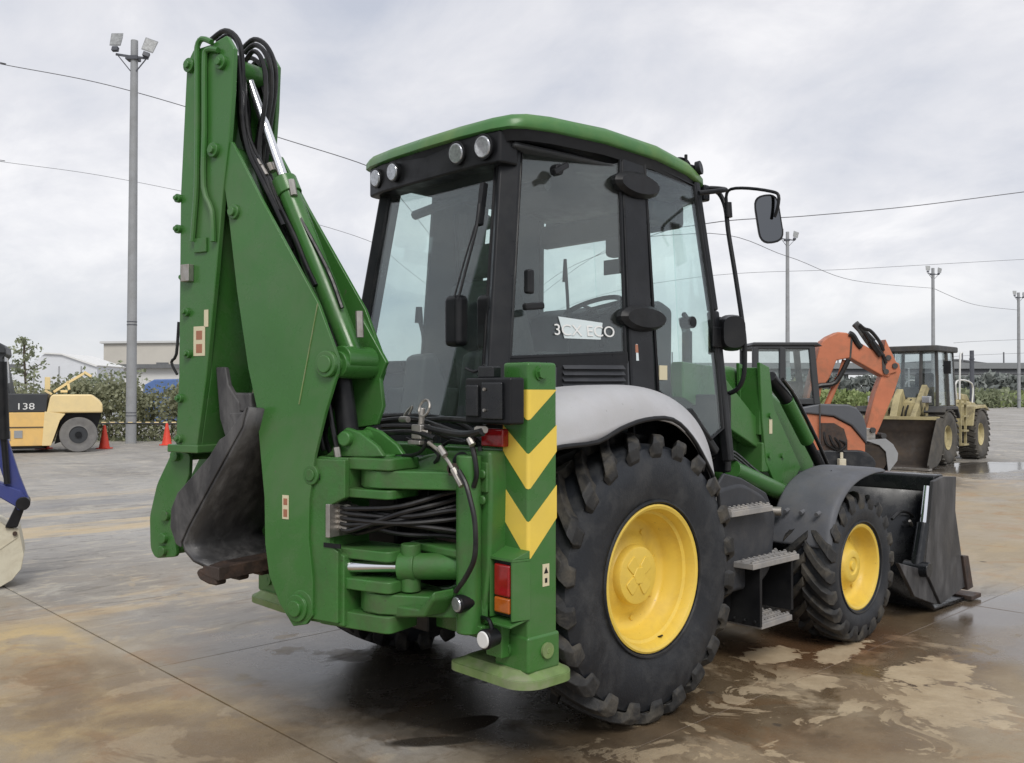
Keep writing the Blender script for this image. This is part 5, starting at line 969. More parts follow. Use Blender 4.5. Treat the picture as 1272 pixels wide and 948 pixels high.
def hedge():
    lab0 = thing('hedge', 'long unkempt green hedge along the far left side of the yard', 'hedge', site(-16, 32.6), SITE_RZ)
    def top(x): return 1.85 + .16 * math.sin(x*1.3) + .12*math.sin(x*3.1+1) + .10 * math.sin(x*7+2) + (.22 if x < -2 else 0)
    P = []
    for _ in range(60000):
        x = rng.uniform(-14, 26); h = top(x); y = rng.normal(0, .42); z = h * (1 - rng.random() ** 1.6 * 1.0) * (1 - .12 * min(abs(y), 1)); 
        if noise.noise(Vector((x*1.1, y, z*1.6))) < -.36: continue
        P.append((x, y - .15, max(z, .02) + rng.normal(0, .05)))
    for _ in range(2600):
        x = rng.uniform(-14, 26); P.append((x, rng.normal(0, .4), top(x) + abs(rng.normal(0, .14))))
    f = foliage('foliage', P, .075, 'leaf_hedge', lab0, 3); f['kind'] = 'stuff'
    m = MB()
    for k in range(90):
        x = -14 + 40 * k / 89 + rng.normal(0, .1); m.tube([(x, 0, 0), (x + rng.normal(0,.1), rng.normal(0,.1), .7), (x + rng.normal(0,.2), rng.normal(0,.2), 1.5)], .025, 5, 2)
    s_ = m.build('stems', 'bark', lab0); s_['kind'] = 'stuff'
    P = []
    for _ in range(4200): P.append((rng.uniform(-14, 26), rng.normal(-.5, .16), abs(rng.normal(0, .09))))
    g_ = foliage('grass_fringe', P, .06, 'leaf_pale', lab0, 9); g_['kind'] = 'stuff'
hedge()
def bush(lat, dep, w, h, label, mat='leaf_hedge', n=1500, size=.11, seed=1, name='bush', cat='bush'):
    r_ = np.random.default_rng(seed); t = thing(name, label, cat, site(lat, dep), SITE_RZ)
    P = []
    cl = [(r_.uniform(-w*.4, w*.4), r_.uniform(-w*.3, w*.3), h * r_.uniform(.35, .85), r_.uniform(.2, .38) * w) for _ in range(9)]
    for _ in range(n):
        c_ = cl[r_.integers(len(cl))]; d = r_.normal(size=3); d /= np.linalg.norm(d); q_ = c_[3] * r_.random() ** .4; p = (c_[0] + d[0]*q_, c_[1] + d[1]*q_, c_[2] + d[2]*q_*.7)
        if 0 < p[2] < h * 1.1: P.append(p)
    foliage('foliage', P, size, mat, t, seed); m = MB()
    for c_ in cl[:6]: m.tube([(0,0,0), (c_[0]*.4, c_[1]*.4, c_[2]*.5), c_[:3]], .03, 5, 3)
    m.build('stem', 'bark', t)
bush(-11.6, 33.8, 2.2, 2.55, 'taller rounded shrub growing behind the hedge, right of the white sheeted shed', 'leaf_hedge', 1500, .09, 11)
bush(-15.3, 34.4, 2.8, 2.7, 'loose shrub behind the hedge above the forklift body', 'leaf_pale', 1500, .09, 12)
def tree(lat, dep, h, w, label, mat, n, size, seed):
    r_ = np.random.default_rng(seed); t = thing('tree', label, 'tree', site(lat, dep), SITE_RZ)
    m = MB(); m.tube([(0,0,0),(.05,0,h*.4),(-.05,0,h*.8),(0,0,h*.97)], .055, 7, 3); tips = []
    for k in range(16):
        z = h * (.28 + .66 * k / 15); a = k * 2.4; L_ = w * (1.0 - .55 * k / 15) * r_.uniform(.7, 1.1); e = (math.cos(a)*L_, math.sin(a)*L_*.8, z + L_ * .45)
        m.tube([(0,0,z),(e[0]*.5, e[1]*.5, z + L_*.15), e], .02, 5, 3); tips.append((e, .30 * w)); tips.append(((e[0]*.55, e[1]*.55, z + L_*.2), .24 * w))
    m.build('trunk', 'bark', t); P = []
    for _ in range(n):
        c_, q_ = tips[r_.integers(len(tips))]; d = r_.normal(size=3) * q_ * .55; P.append((c_[0]+d[0], c_[1]+d[1], c_[2]+d[2]*.7))
    foliage('crown', P, size, mat, t, seed)
tree(-23.6, 44.5, 4.4, .95, 'slender open young tree behind the hedge at the far left', 'leaf_pale', 620, .10, 4)
# green bank on the far side of the yard
m = MB(); rows = []
for k, (d_p, z) in enumerate(((118, -.02), (124, .5), (135, 1.0), (170, 1.2), (260, 1.2))): rows.append([site(-170 + 12 * i, d_p, z + .25 * math.sin(i * 1.7 + k)) for i in range(36)])
m.grid(rows); bank = lab(m.build('grass_bank', 'soil', smooth=60), kind='structure')
P = []
for _ in range(30000):
    lat = rng.uniform(-120, 150); d_p = 117 + 22 * rng.random() ** 1.5; x_, y_, _z = site(lat, d_p); hh = .9 + 1.0 * (noise.noise(Vector((lat*.06, d_p*.06, 2))) + .5) + (1.1 if noise.noise(Vector((lat*.045, 4, 1))) > .18 else 0)
    P.append((x_, y_, min((d_p - 117) * .12, 1.0) + max(hh * .42, .25) * rng.random() ** .7))
o = foliage('tall_grass', P, .42, 'leaf_field', None, 6, .1); lab(o, 'rough green grass and scrub covering the bank beyond the yard', 'grass', kind='stuff')
bush(55.5, 112, 8.0, 2.1, 'pale green mounded bush on the bank below the viaduct, right of the wheel loader', 'leaf_pale', 900, .32, 31)
bush(40.5, 113, 5.5, 2.0, 'yellow-green bush on the bank seen under the orange digging arm', 'leaf_field', 900, .32, 32)
bush(67, 114, 6.0, 1.7, 'low grey-green bush near the farthest floodlight post', 'leaf_pale', 700, .3, 33)
# ---- far buildings
t = thing('warehouse', 'low pale warehouse with a dark roof edge behind the hedge at left', 'building', site(-32, 82), SITE_RZ)
m = MB(); m.box(-9,26,0,14,0,3.95); m.build('wall', 'wall_pale', t)
m = MB(); m.box(-14,26.3,-.6,14.3,3.95,4.3); m.build('roof', 'roof_dark', t)
for k in range(6):
    m = MB(); m.box(-7+5*k,-6.6+5*k,-.15,.02,0,3.95); m.build('downpipe', 'roof_dark', t)
    m = MB(); m.box(-5.4+5*k,-3.4+5*k,-.06,.02,1.6,2.7); w_ = m.build('window', 'roof_dark', t); m = MB(); m.box(-5.25+5*k,-3.55+5*k,-.09,-.06,1.7,2.6); m.build('pane', 'far_glass', w_)
t = thing('factory_hall', 'beige windowless factory hall rising above the low warehouse', 'building', site(-39.5, 96), SITE_RZ)
m = MB(); m.prism([(-3.2,0),(22,0),(22,6.35),(8,7.05),(-3.2,6.95)], 0, 16, 'y'); m.build('wall', 'wall_beige', t)
m = MB(); m.prism([(-3.5,6.93),(-3.5,7.15),(8,7.25),(22.3,6.55),(22.3,6.35),(8,7.05)], -.3, 16.3, 'y'); m.build('roof', 'wall_pale', t)
for (x_, z_) in ((12.6,5.2),(17,4.9),(3,4.6)): m = MB(); m.box(x_-.6,x_+.6,-.25,.02,z_-.35,z_+.35); m.build('vent_hood', 'roof_dark', t)
t = thing('sheeted_shed', 'shed under a white sheet with a sloping ridge, behind the hedge', 'shed', site(-28.6, 58), SITE_RZ)
m = MB(); m.prism([(-3.2,0),(2.4,0),(2.4,3.4),(.2,4.15),(-.9,4.2),(-3.0,3.0)], 0, 4, 'y'); m.build('sheet', 'sheet_white', t, bevel=.05)
m = MB(); m.prism([(-1.1,4.19),(-.9,4.26),(.2,4.21),(2.5,3.45),(2.4,3.36),(.2,4.12)], -.15, 4.15, 'y'); m.build('ridge_sheet', 'white', t)
for x_ in (-1.6, 0, 1.4): m = MB(); m.cyl((x_,-.03,0),(x_,-.03,3.4),.03,n=6); m.build('frame_tube', 'pole_grey', t)
t = thing('sheeted_stack', 'low stack under a bright blue sheet, just above the hedge beside the digging arm', 'tarpaulin', site(-18.6, 49), SITE_RZ)
m = MB(); m.prism([(-1.2,0),(1.5,0),(1.45,2.2),(.7,2.45),(-.5,2.42),(-1.1,2.1)], 0, 2, 'y'); m.build('blue_sheet', 'blue_sheet', t, bevel=.08); m = MB(); m.box(-1.3,1.6,-.1,2.1,0,.15); m.build('pallet', 'bark', t)
# far tree line
P = []
for _ in range(15000):
    lat = rng.uniform(-230, 330); top_ = 7.6 + 2.0 * noise.noise(Vector((lat*.03, 7, 3))) + 1.5 * noise.noise(Vector((lat*.11, 1, 5))); x_, y_, _z = site(lat, 286 + rng.normal(0, 1.5)); P.append((x_, y_, top_ * rng.random() ** .8))
o = foliage('far_tree_line', P, 1.3, 'leaf_far', None, 8, 0); lab(o, 'hazy grey-green line of far trees along the horizon below the viaduct', 'trees', kind='stuff')
# viaduct
t = thing('viaduct', 'long grey elevated road on pillars along the horizon at right', 'bridge', site(60, 300), SITE_RZ)
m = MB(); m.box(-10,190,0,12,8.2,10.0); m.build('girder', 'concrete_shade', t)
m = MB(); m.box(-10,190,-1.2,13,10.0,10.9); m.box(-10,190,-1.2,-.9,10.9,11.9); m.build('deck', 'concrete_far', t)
for k in range(8): m = MB(); m.box(-4+26*k,-1+26*k,3,9,0,8.2); m.build('pillar', 'concrete_far', t)
for k in range(14): m = MB(); m.box(13.5*k-8,13.5*k-7.6,-1.0,-.8,11.9,15.4); m.build('road_lamp', 'concrete_shade', t)
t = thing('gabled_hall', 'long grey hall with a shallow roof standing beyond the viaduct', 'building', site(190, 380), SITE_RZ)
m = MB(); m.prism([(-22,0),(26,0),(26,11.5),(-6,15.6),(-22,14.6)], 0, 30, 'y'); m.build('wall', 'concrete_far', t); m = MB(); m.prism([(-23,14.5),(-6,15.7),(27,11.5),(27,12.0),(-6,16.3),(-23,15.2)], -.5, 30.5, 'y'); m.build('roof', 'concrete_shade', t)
# ---- traffic cones and barrier rope
def cone(lat, dep, label):
    t = thing('traffic_cone', label, 'traffic cone', site(lat, dep), SITE_RZ, 'red traffic cones along the hedge')
    m = MB(); m.lathe([(.03,.155),(.05,.15),(.60,.052),(.68,.040),(.70,.03),(.70,0)], 24, ax='z'); m.build('cone_body', 'cone_red', t)
    m = MB(); m.prism(rounded([(-.19,-.19),(.19,-.19),(.19,.19),(-.19,.19)], .05), 0, .035, 'z'); m.build('cone_base', 'cone_red', t, bevel=.008)
cone(-12.15, 27.4, 'red traffic cone standing between the forklift and the tall lamp post')
cone(-11.0, 29.3, 'red traffic cone standing just left of the raised digging arm')
cone(-13.9, 27.3, 'red traffic cone glimpsed under the forklift body, leftmost of the cones')
x0, y0, _ = site(-12.15, 27.4); x1, y1, _ = site(-11.0, 29.3)
m = MB(); a = Vector(site(-15.5, 29.0, .72)); b_ = Vector(site(-12.15, 29.2, .70)); c_ = Vector(site(-9.0, 29.5, .71)); m.tube([a, a.lerp(b_, .5) + Vector((0,0,-.02)), b_, b_.lerp(c_, .5) + Vector((0,0,-.015)), c_], .022, 6, 8)
rope = lab(m.build('barrier_bar', 'fork_grey', loc=tuple(a)), 'yellow and black striped barrier line strung along the hedge past the lamp post', 'barrier')
for k in range(24):
    q0 = a.lerp(c_, (k + .1) / 24); q1 = a.lerp(c_, (k + .62) / 24); m = MB(); m.cyl(q0 - a, q1 - a, .029, n=6); m.build('yellow_band', 'fork_yellow_pale', rope)
# ---- forklift (side on, far left)
FL = (-12.1, 25.7)
t = thing('forklift_truck', 'big yellow forklift with dark cab parked in front of the hedge at left', 'forklift', site(*FL), SITE_RZ + R(24))
def fk(name, pts, y0, y1, mat, par=None, **k): m = MB(); m.prism(pts, y0, y1, 'y'); return m.build(name, mat, par or t, **k)
cw = [(-0.824,1.102),(-0.737,1.552),(-0.67,1.62),(0.299,1.62),(0.502,1.462),(0.593,1.327),(0.595,1.102)]
fk('counterweight', cw, 0, 2.2, 'fork_yellow_pale', bevel=.05, seg=3)
body = fk('body', [(-3.796,1.125),(-0.869,1.125),(-0.373,1.08),(-0.507,0.855),(-0.728,0.202),(-3.788,0.202)], .02, 2.18, 'fork_yellow', bevel=.02)
fk('side_panel', [(-0.869,1.147),(-0.351,1.08),(-0.485,0.9),(-0.705,0.202),(-0.93,0.202)], -.01, .05, 'fork_yellow_pale', bevel=.01)
fk('seam', [(-3.117,0.731),(-0.821,0.731),(-0.821,0.708),(-3.117,0.708)], -.004, .03, 'fork_grey', body)
fk('underframe', [(-3.563,0.225),(-1.088,0.225),(-0.862,0.112),(-3.562,0.112)], .3, 1.9, 'fork_grey')
fk('axle_housing', [(-0.419,1.102),(0.572,1.102),(0.44,0.607),(-0.638,0.225)], .35, 1.85, 'black')
dk = fk('engine_cover', [(-1.774,1.643),(-0.783,1.643),(-0.824,1.125),(-1.77,1.125)], .05, 2.15, 'fork_grey', bevel=.03)
cb = fk('cab', [(-2.821,3.04),(-1.987,3.04),(-1.851,2.927),(-1.827,2.724),(-1.916,2.611),(-1.728,1.62),(-1.725,1.125),(-2.805,1.125)], .25, 1.95, 'fork_grey', bevel=.03)
fk('cab_window', [(-2.773,2.724),(-2.12,2.724),(-2.07,2.071),(-2.11,1.395),(-2.763,1.395)], .235, .26, 'far_glass', cb)
fk('cab_visor', [(-2.866,3.04),(-2.01,3.04),(-1.851,2.905),(-1.85,2.747),(-2.864,2.747)], .15, 2.05, 'fork_grey', cb, bevel=.03)
fk('rear_window_strip', [(-1.871,2.656),(-1.804,2.611),(-1.753,1.935),(-1.821,1.89)], .24, .5, 'lamp_glass', cb)
for q_ in ([(-2.059,0.63),(-1.698,0.63),(-1.696,0.36),(-2.057,0.36)], [(-1.608,0.63),(-1.406,0.63),(-1.404,0.427),(-1.607,0.427)]): fk('vent_grille', q_, -.002, .03, 'pole_grey', body)
m = MB(); 
for pp in ([(-0.918,1.733),(-0.737,1.62)], [(-0.693,1.688),(-0.289,1.98)], [(-0.289,1.98),(0.092,2.228)], [(-0.335,2.003),(-0.288,1.755)], [(0.092,2.273),(0.295,2.138)], [(-0.513,1.71),(-0.333,1.71)]):
    m.beam((pp[0][0],1.0,pp[0][1]), (pp[1][0],1.0,pp[1][1]), (0,1,0), .07, .07)
q_ = [(-0.921,2.116),(-0.783,1.755)]; m.box(q_[0][0], q_[1][0], .96, 1.1, q_[1][1], q_[0][1]); m.build('tow_frame', 'fork_yellow_pale', t, bevel=.008)
wc = [(-0.02,0.472)][0]
def fwheel(x_, name='wheel'):
    m = MB(); m.lathe([(-.02,.24),(.0,.28),(-.02,.33),(-.03,.47),(.0,.49),(.30,.49),(.33,.45),(.33,0)], 40, (0,0,0), 'y'); m.v = [(a_ + x_, b2 + .06, c2 + .49) for a_, b2, c2 in m.v]; w_ = m.build(name, 'fork_wheel', t, smooth=50)
    m = MB(); m.cyl((x_,.07,.49),(x_,.12,.49),.25,.25,28); m.build('wheel_rim', 'fork_grey', w_); m = MB(); m.cyl((x_,.03,.49),(x_,.1,.49),.09,n=16); m.build('hub_cap', 'black', w_)
    m = MB(); m.lathe([(-.0,.30),(.0,.49),(.33,.49),(.33,.30)], 32, (0,0,0), 'y'); m.v = [(a_ + x_, b2 + 1.8, c2 + .49) for a_, b2, c2 in m.v]; m.build('tyre', 'fork_wheel', w_)
fwheel(wc[0]); fwheel(wc[0] - 3.0)
fk('mast', [(-3.7,.2),(-3.45,.2),(-3.45,3.6),(-3.7,3.6)], .4, 1.8, 'fork_grey'); fk('fork', [(-5.2,.08),(-3.7,.08),(-3.7,.7),(-3.78,.7),(-3.8,.16),(-5.2,.12)], .5, .7, 'fork_grey'); fk('fork', [(-5.2,.08),(-3.7,.08),(-3.7,.7),(-3.78,.7),(-3.8,.16),(-5.2,.12)], 1.5, 1.7, 'fork_grey')
q_ = [(-1.343,1.282)][0]; words('model_number', '138', .25, 'white', dk, Matrix.Translation((q_[0], .045, q_[1])) @ Matrix.Rotation(PI/2, 4, 'X') @ Matrix.Scale(1.25, 4, (1,0,0)), .004)
# ---- blue compact excavator reaching in at the left edge
t = thing('compact_excavator', 'blue compact excavator arm with a cream bucket reaching in at the left edge', 'excavator', site(-4.25, 7.7), SITE_RZ + R(27))
def be(name, pts, y0, y1, mat, par=None, **k): m = MB(); m.prism(pts, y0, y1, 'y'); return m.build(name, mat, par or t, **k)
ar = be('dipper_arm', [(-0.22,1.958),(-0.125,1.958),(-0.013,1.384),(0.112,0.946),(0.188,0.731),(0.168,0.65),(0.101,0.65),(0.032,0.798),(-0.051,1.081)], -.07, .07, 'dig_blue', bevel=.012)
be('link', [(-0.224,0.879),(-0.036,0.892),(0.126,0.818),(0.174,0.731),(0.128,0.657),(-0.035,0.771),(-0.224,0.758)], -.10, .10, 'dig_blue', bevel=.012)
m = MB(); q_ = [(0.141,0.711),(-0.138,1.89),(-0.052,1.249),(0.045,0.879)]; m.cyl((q_[0][0],-.13,q_[0][1]),(q_[0][0],.13,q_[0][1]),.055,n=20); m.build('link_pin', 'black', ar, bevel=.006)
m = MB(); m.cyl((q_[1][0]+.11,-.1,q_[1][1]),(q_[2][0]+.05,-.1,q_[2][1]),.045,n=16); m.cyl((q_[2][0]+.05,-.1,q_[2][1]),(q_[3][0]-.02,-.1,q_[3][1]),.025,n=12); m.build('bucket_cylinder', 'black', ar)
be('tipping_link', [(0.087,0.69),(0.161,0.69),(0.102,0.509),(0.007,0.509)], -.06, .06, 'black', bevel=.01)
bkp = [(-0.303,0.576),(-0.033,0.563),(0.034,0.502),(0.109,0.496),(0.13,0.395),(0.151,0.274),(0.131,0.153),(0.065,0.066),(-0.029,0.012),(-0.137,-0.008),(-0.298,0.019)]
bb = be('bucket', bkp, -.0, .48, 'cream_steel', bevel=.02); be('side_plate', [(a_*1.0, b2) for a_, b2 in bkp], -.025, -.002, 'cream_steel', bb, bevel=.006)
q_ = [(0.082,0.455),(-0.018,0.321),(0.102,0.428)]; m = MB(); m.cyl((q_[0][0],-.05,q_[0][1]),(q_[0][0],-.02,q_[0][1]),.018,n=12); m.build('bolt', 'rusty_steel', bb); m = MB(); m.beam((q_[1][0]-.1,-.027,q_[1][1]-.05),(q_[2][0],-.027,q_[2][1]),(0,0,1),.012,.008); m.build('reinforcing_rib', 'cream_steel', bb)
be('boom', [(-.55,2.35),(-.45,2.15),(-1.6,2.6),(-2.9,1.1),(-3.15,1.15),(-1.75,2.95)], -.1, .1, 'dig_blue', bevel=.02)
m = MB(); m.prism([(-5.2,.65),(-3.1,.65),(-3.0,1.2),(-3.6,1.3),(-4.9,1.45),(-5.3,1.2)], -.7, .7, 'y'); m.build('body', 'dig_blue', t, bevel=.06, seg=3)
be('cab', [(-4.4,1.3),(-3.5,1.3),(-3.55,2.4),(-4.35,2.4)], -.7, .1, 'black', bevel=.05)
for y_ in (-.75, .40): be('track', rounded([(-5.1,.0),(-3.2,.0),(-3.0,.25),(-3.2,.5),(-5.1,.5),(-5.3,.25)], .15), y_, y_+.35, 'rubber', bevel=.02)
# ---- orange excavator
t = thing('orange_excavator', 'orange excavator with folded arm and grey-topped body behind the front wheel', 'excavator', site(6.2, 18.5), SITE_RZ)
def oe(name, pts, y0, y1, mat, par=None, **k): k.setdefault('smooth', 0); m = MB(); m.prism(pts, y0, y1, 'y'); return m.build(name, mat, par or t, **k)
b1 = oe('boom', [(-0.365,1.377),(-0.282,1.717),(-0.051,2.561),(0.014,2.691),(0.145,2.788),(0.323,2.869),(0.502,2.853),(0.615,2.739),(1.391,2.285),(1.455,2.139),(1.324,1.961),(1.195,1.993),(0.564,2.35),(0.288,2.301),(0.141,1.944),(-0.006,1.75),(-0.089,1.377)], -.16, .16, 'dig_orange', bevel=.02)
oe('boom_seam', [(0.566,2.739),(0.607,2.739),(0.572,2.334),(0.54,2.35)], -.17, -.155, 'loader_dark', b1)
m = MB(); q_ = [(0.467,2.317),(0.351,1.944),(0.122,1.409)]; m.cyl((q_[0][0],-.05,q_[0][1]),(q_[1][0],-.05,q_[1][1]),.035,n=12); m.cyl((q_[1][0],-.05,q_[1][1]),(q_[2][0],-.05,q_[2][1]),.06,n=16); m.build('boom_cylinder', 'dig_orange', b1)
m = MB(); m.tube([(x_, -.18, z_) for x_, z_ in [(0.515,2.317),(0.254,1.863),(-0.103,1.782),(-0.202,1.588),(-0.17,1.426)]], .05, 8); m.tube([(x_, -.16, z_) for x_, z_ in [(0.534,2.837),(0.615,2.788),(0.712,2.626),(0.776,2.561)]], .06, 8); m.build('hose_bundle', 'hose', b1)
d1 = oe('dipper_arm', [(1.408,2.317),(1.553,2.236),(1.585,2.074),(1.436,1.62),(1.157,0.956),(1.091,0.81),(0.865,0.875),(1.063,1.636),(1.195,1.977)], -.13, .13, 'dig_orange', bevel=.02)
oe('arm_bracket', [(1.264,2.723),(1.344,2.545),(1.472,2.269),(1.487,2.074),(1.292,2.009),(1.196,2.236),(1.214,2.431)], -.17, .17, 'dig_orange', d1, bevel=.012)
for (x_, z_) in [(1.31,2.35),(1.439,2.188),(1.26,2.074),(0.994,0.907),(1.204,0.794)]: m = MB(); m.cyl((x_,-.20,z_),(x_,.2,z_),.055,n=14); m.build('pin_head', 'loader_dark', d1)
oe('arm_plate', [(1.181,2.463),(1.246,2.415),(1.261,2.139),(1.195,2.09)], -.18, -.165, 'loader_dark', d1)
m = MB(); q_ = [(0.714,3.048),(1.069,2.675),(1.278,2.431)]; m.cyl((q_[0][0],0,q_[0][1]),(q_[1][0],0,q_[1][1]),.075,n=16); m.cyl((q_[1][0],0,q_[1][1]),(q_[2][0],0,q_[2][1]),.05,n=12); m.tube([(q_[0][0]-.05,-.1,q_[0][1]-.02),(q_[1][0]-.1,-.12,q_[1][1]-.1),(q_[2][0]-.1,-.1,q_[2][1])],.03,6); m.build('arm_cylinder', 'loader_dark', d1)
m = MB(); m.tube([(x_, -.17, z_) for x_, z_ in [(0.972,2.675),(1.068,2.528),(1.165,2.399)]], .07, 6); m.tube([(x_, -.15, z_) for x_, z_ in [(0.746,3.016),(0.843,2.934),(0.973,2.886),(1.134,2.691),(1.23,2.496)]], .035, 6); m.tube([(x_, -.19, z_) for x_, z_ in [(0.843,2.853),(0.939,2.691),(1.068,2.593),(1.197,2.399),(1.261,2.236)]], .03, 6); m.build('hose_bundle', 'hose', d1)
oe('quick_coupler', [(0.833,0.956),(1.059,0.94),(1.058,0.713),(0.766,0.68),(0.718,0.81)], -.15, .15, 'steel', bevel=.01)
ob = oe('bucket', [(0.637,0.713),(0.734,0.745),(0.766,0.6),(1.188,0.713),(1.217,0.244),(1.087,0.033),(0.666,0.033)], -.30, .35, 'bucket_brown', bevel=.01)
oe('bucket_side', [(0.766,0.713),(1.188,0.745),(1.333,0.632),(1.429,0.454),(1.412,0.308),(1.314,0.179),(1.233,0.066),(1.186,0.486),(1.058,0.616)], -.34, -.31, 'pole_grey', ob, bevel=.006)
oe('bucket_back', [(1.188,0.729),(1.333,0.632),(1.429,0.454),(1.412,0.308),(1.249,0.033),(1.184,0.033),(1.299,0.324),(1.284,0.519)], -.31, -.10, 'loader_dark', ob, bevel=.006)
hb = oe('engine_cover', [(-0.706,1.263),(-0.624,1.377),(-0.283,1.442),(0.268,1.426),(0.43,1.361),(0.558,1.199),(0.622,0.972),(0.62,0.664),(0.508,0.81),(0.331,1.02),(-0.009,1.199),(-0.462,1.247)], -.85, .75, 'dig_grey', bevel=.03)
oe('body', [(-0.949,1.231),(-0.462,1.247),(-0.009,1.182),(0.33,1.004),(0.604,0.68),(0.602,0.324),(0.36,0.357),(0.213,0.26),(-1.439,0.26),(-1.435,1.231)], -.80, .7, 'dig_orange', bevel=.02)
oe('engine_bay', [(-0.253,1.069),(-0.01,1.069),(0.184,0.956),(0.248,0.729),(0.247,0.486),(-0.255,0.551)], -.83, -.79, 'rusty_steel')
oe('seam', [(-0.3,1.426),(-0.275,1.426),(-0.279,0.68),(-0.303,0.68)], -.87, -.845, 'loader_dark', hb)
m = MB(); q_ = [(0.084,0.292)][0]; m.box(q_[0]-.05,q_[0]+.08,-1.0,-.86,q_[1]-.15,q_[1]+.10); m.cyl((q_[0]+.015,-.93,q_[1]+.1),(q_[0]+.015,-.93,q_[1]+.22),.03,n=8); m.build('grease_can', 'cream_steel', t, bevel=.03)
cf = MB(); Q = [(-1.511,2.593),(-0.278,2.593),(-0.283,1.426),(-1.515,1.426)]; x0_, x1_, z1_, z0_ = Q[0][0], Q[1][0], Q[0][1], Q[2][1]; xm = [(-0.992,2.593)][0][0]
for (a_, b2) in ((x0_, -.8), (xm, -.8), (x1_-.05, -.8), (x0_, .15), (x1_-.05, .15)): cf.beam((a_, b2, z0_), (a_ + (.0 if a_ != x1_-.05 else -.10), b2, z1_-.05), (1,0,0), .12, .09)
cf.box(x0_-.05, x1_-.1, -.84, .2, z1_-.10, z1_-.02); cf.box(x0_, x1_, -.82, .18, z0_, z0_+.12); cbb = cf.build('cab', 'fork_grey', t, bevel=.02)
oe('cab_roof', [(x0_-.1, z1_-.03), (x1_-.06, z1_-.03), (x1_+.05, z1_-.05), (x1_-.06, z1_+.03), (x0_-.05, z1_+.03)], -.88, .24, 'fork_grey', cbb, bevel=.015)
m = MB(); m.sheet([(xm+.04,-.79,z0_+.1),(x1_-.08,-.79,z0_+.1),(x1_-.16,-.79,z1_-.1),(xm+.04,-.79,z1_-.1)], .01, (0,-1,0)); m.build('side_window', 'far_glass', cbb); m = MB(); m.sheet([(x0_+.04,-.79,z0_+.1),(xm-.04,-.79,z0_+.1),(xm-.04,-.79,z1_-.1),(x0_+.04,-.79,z1_-.1)], .01, (0,-1,0)); m.build('side_window', 'far_glass', cbb)
m = MB(); m.box(xm+.1,xm+.45,-.5,-.1,z0_-.1,z0_+.45); m.build('driver_seat', 'seat_cloth', cbb, bevel=.05); m = MB(); m.box(xm+.10,xm+.19,-.72,-.70,z0_+.45,z0_+.72); m.build('paper_notice', 'paper', cbb)
for y_ in (-.85, .35): oe('track', rounded([(-1.8,.0),(.6,.0),(.85,.28),(.6,.55),(-1.8,.55),(-2.0,.28)], .2), y_, y_+.4, 'rubber', bevel=.03)
for k in range(4): q_ = [(-0.205,0.891),(0.182,0.551)]; m = MB(); m.tube([(q_[0][0]+.1*k,-.82,q_[0][1]-.05*k),(q_[0][0]+.12*k+.06,-.86,q_[1][1]+.1),(q_[1][0]-.05*k,-.84,q_[1][1]-.05)], .022, 6); m.build('hydraulic_hose', 'hose', t)
oe('turntable', [(-1.2,.5),(.1,.5),(.1,.75),(-1.2,.75)], -.5, .5, 'loader_dark')
# ---- beige wheel loader: local x forward, y to its left
t = thing('wheel_loader', 'beige wheel loader with black glazed cab and wide empty bucket beside a puddle', 'wheel loader', site(9.33, 21.8), math.atan2(-.745, -.667) + SITE_RZ)
def wl(name, pts, lo, hi, mat, par=None, ax='y', **k): m = MB(); m.prism(pts, lo, hi, ax); return m.build(name, mat, par or t, **k)
def lwheel(x_, s):
    m = MB(); m.lathe([(-.2,.27),(-.05,.29),(.0,.42),(.0,.55),(-.05,.62),(-.22,.635),(-.40,.62),(-.44,.55),(-.44,0)], 44, (0,0,0), 'y'); m.v = [(a_ + x_, s*(b2 + 1.0), c2 + .62) for a_, b2, c2 in m.v]; w_ = m.build('wheel', 'old_tyre', t, smooth=50)
    m = MB(); m.lathe([(-.07,.285),(-.04,.28),(-.06,.26),(-.14,.24),(-.16,.17),(-.12,.15),(-.12,0)], 32, (0,0,0), 'y'); m.v = [(a_ + x_, s*(b2 + 1.0), c2 + .62) for a_, b2, c2 in m.v]; m.build('wheel_rim', 'loader_beige', w_, smooth=50)
    l = MB()
    for k in range(28):
        a_ = 2*PI*k/28; sa = s if k % 2 else s
        l.beam((x_ + .64*math.cos(a_), s*1.0, .62+.64*math.sin(a_)), (x_ + .645*math.cos(a_+.12), s*.78, .62+.645*math.sin(a_+.12)), (math.cos(a_), 0, math.sin(a_)), .04, .10)
        l.beam((x_ + .645*math.cos(a_+.12), s*.78, .62+.645*math.sin(a_+.12)), (x_ + .64*math.cos(a_), s*.57, .62+.64*math.sin(a_)), (math.cos(a_), 0, math.sin(a_)), .04, .10)
    l.build('tyre_tread', 'old_tyre', w_)
for x_ in (0, -2.62):
    for s in (1, -1): lwheel(x_, s)
wl('front_frame', [(.55,.5),(.35,1.45),(-.05,1.55),(-.5,1.2),(-.9,1.1),(-.9,.5)], -.42, .42, 'loader_beige', bevel=.03)
wl('rear_body', [(-1.3,.55),(-1.3,1.25),(-1.9,1.5),(-3.4,1.42),(-3.75,1.3),(-3.75,.6)], -.62, .62, 'loader_beige', bevel=.06, seg=3)
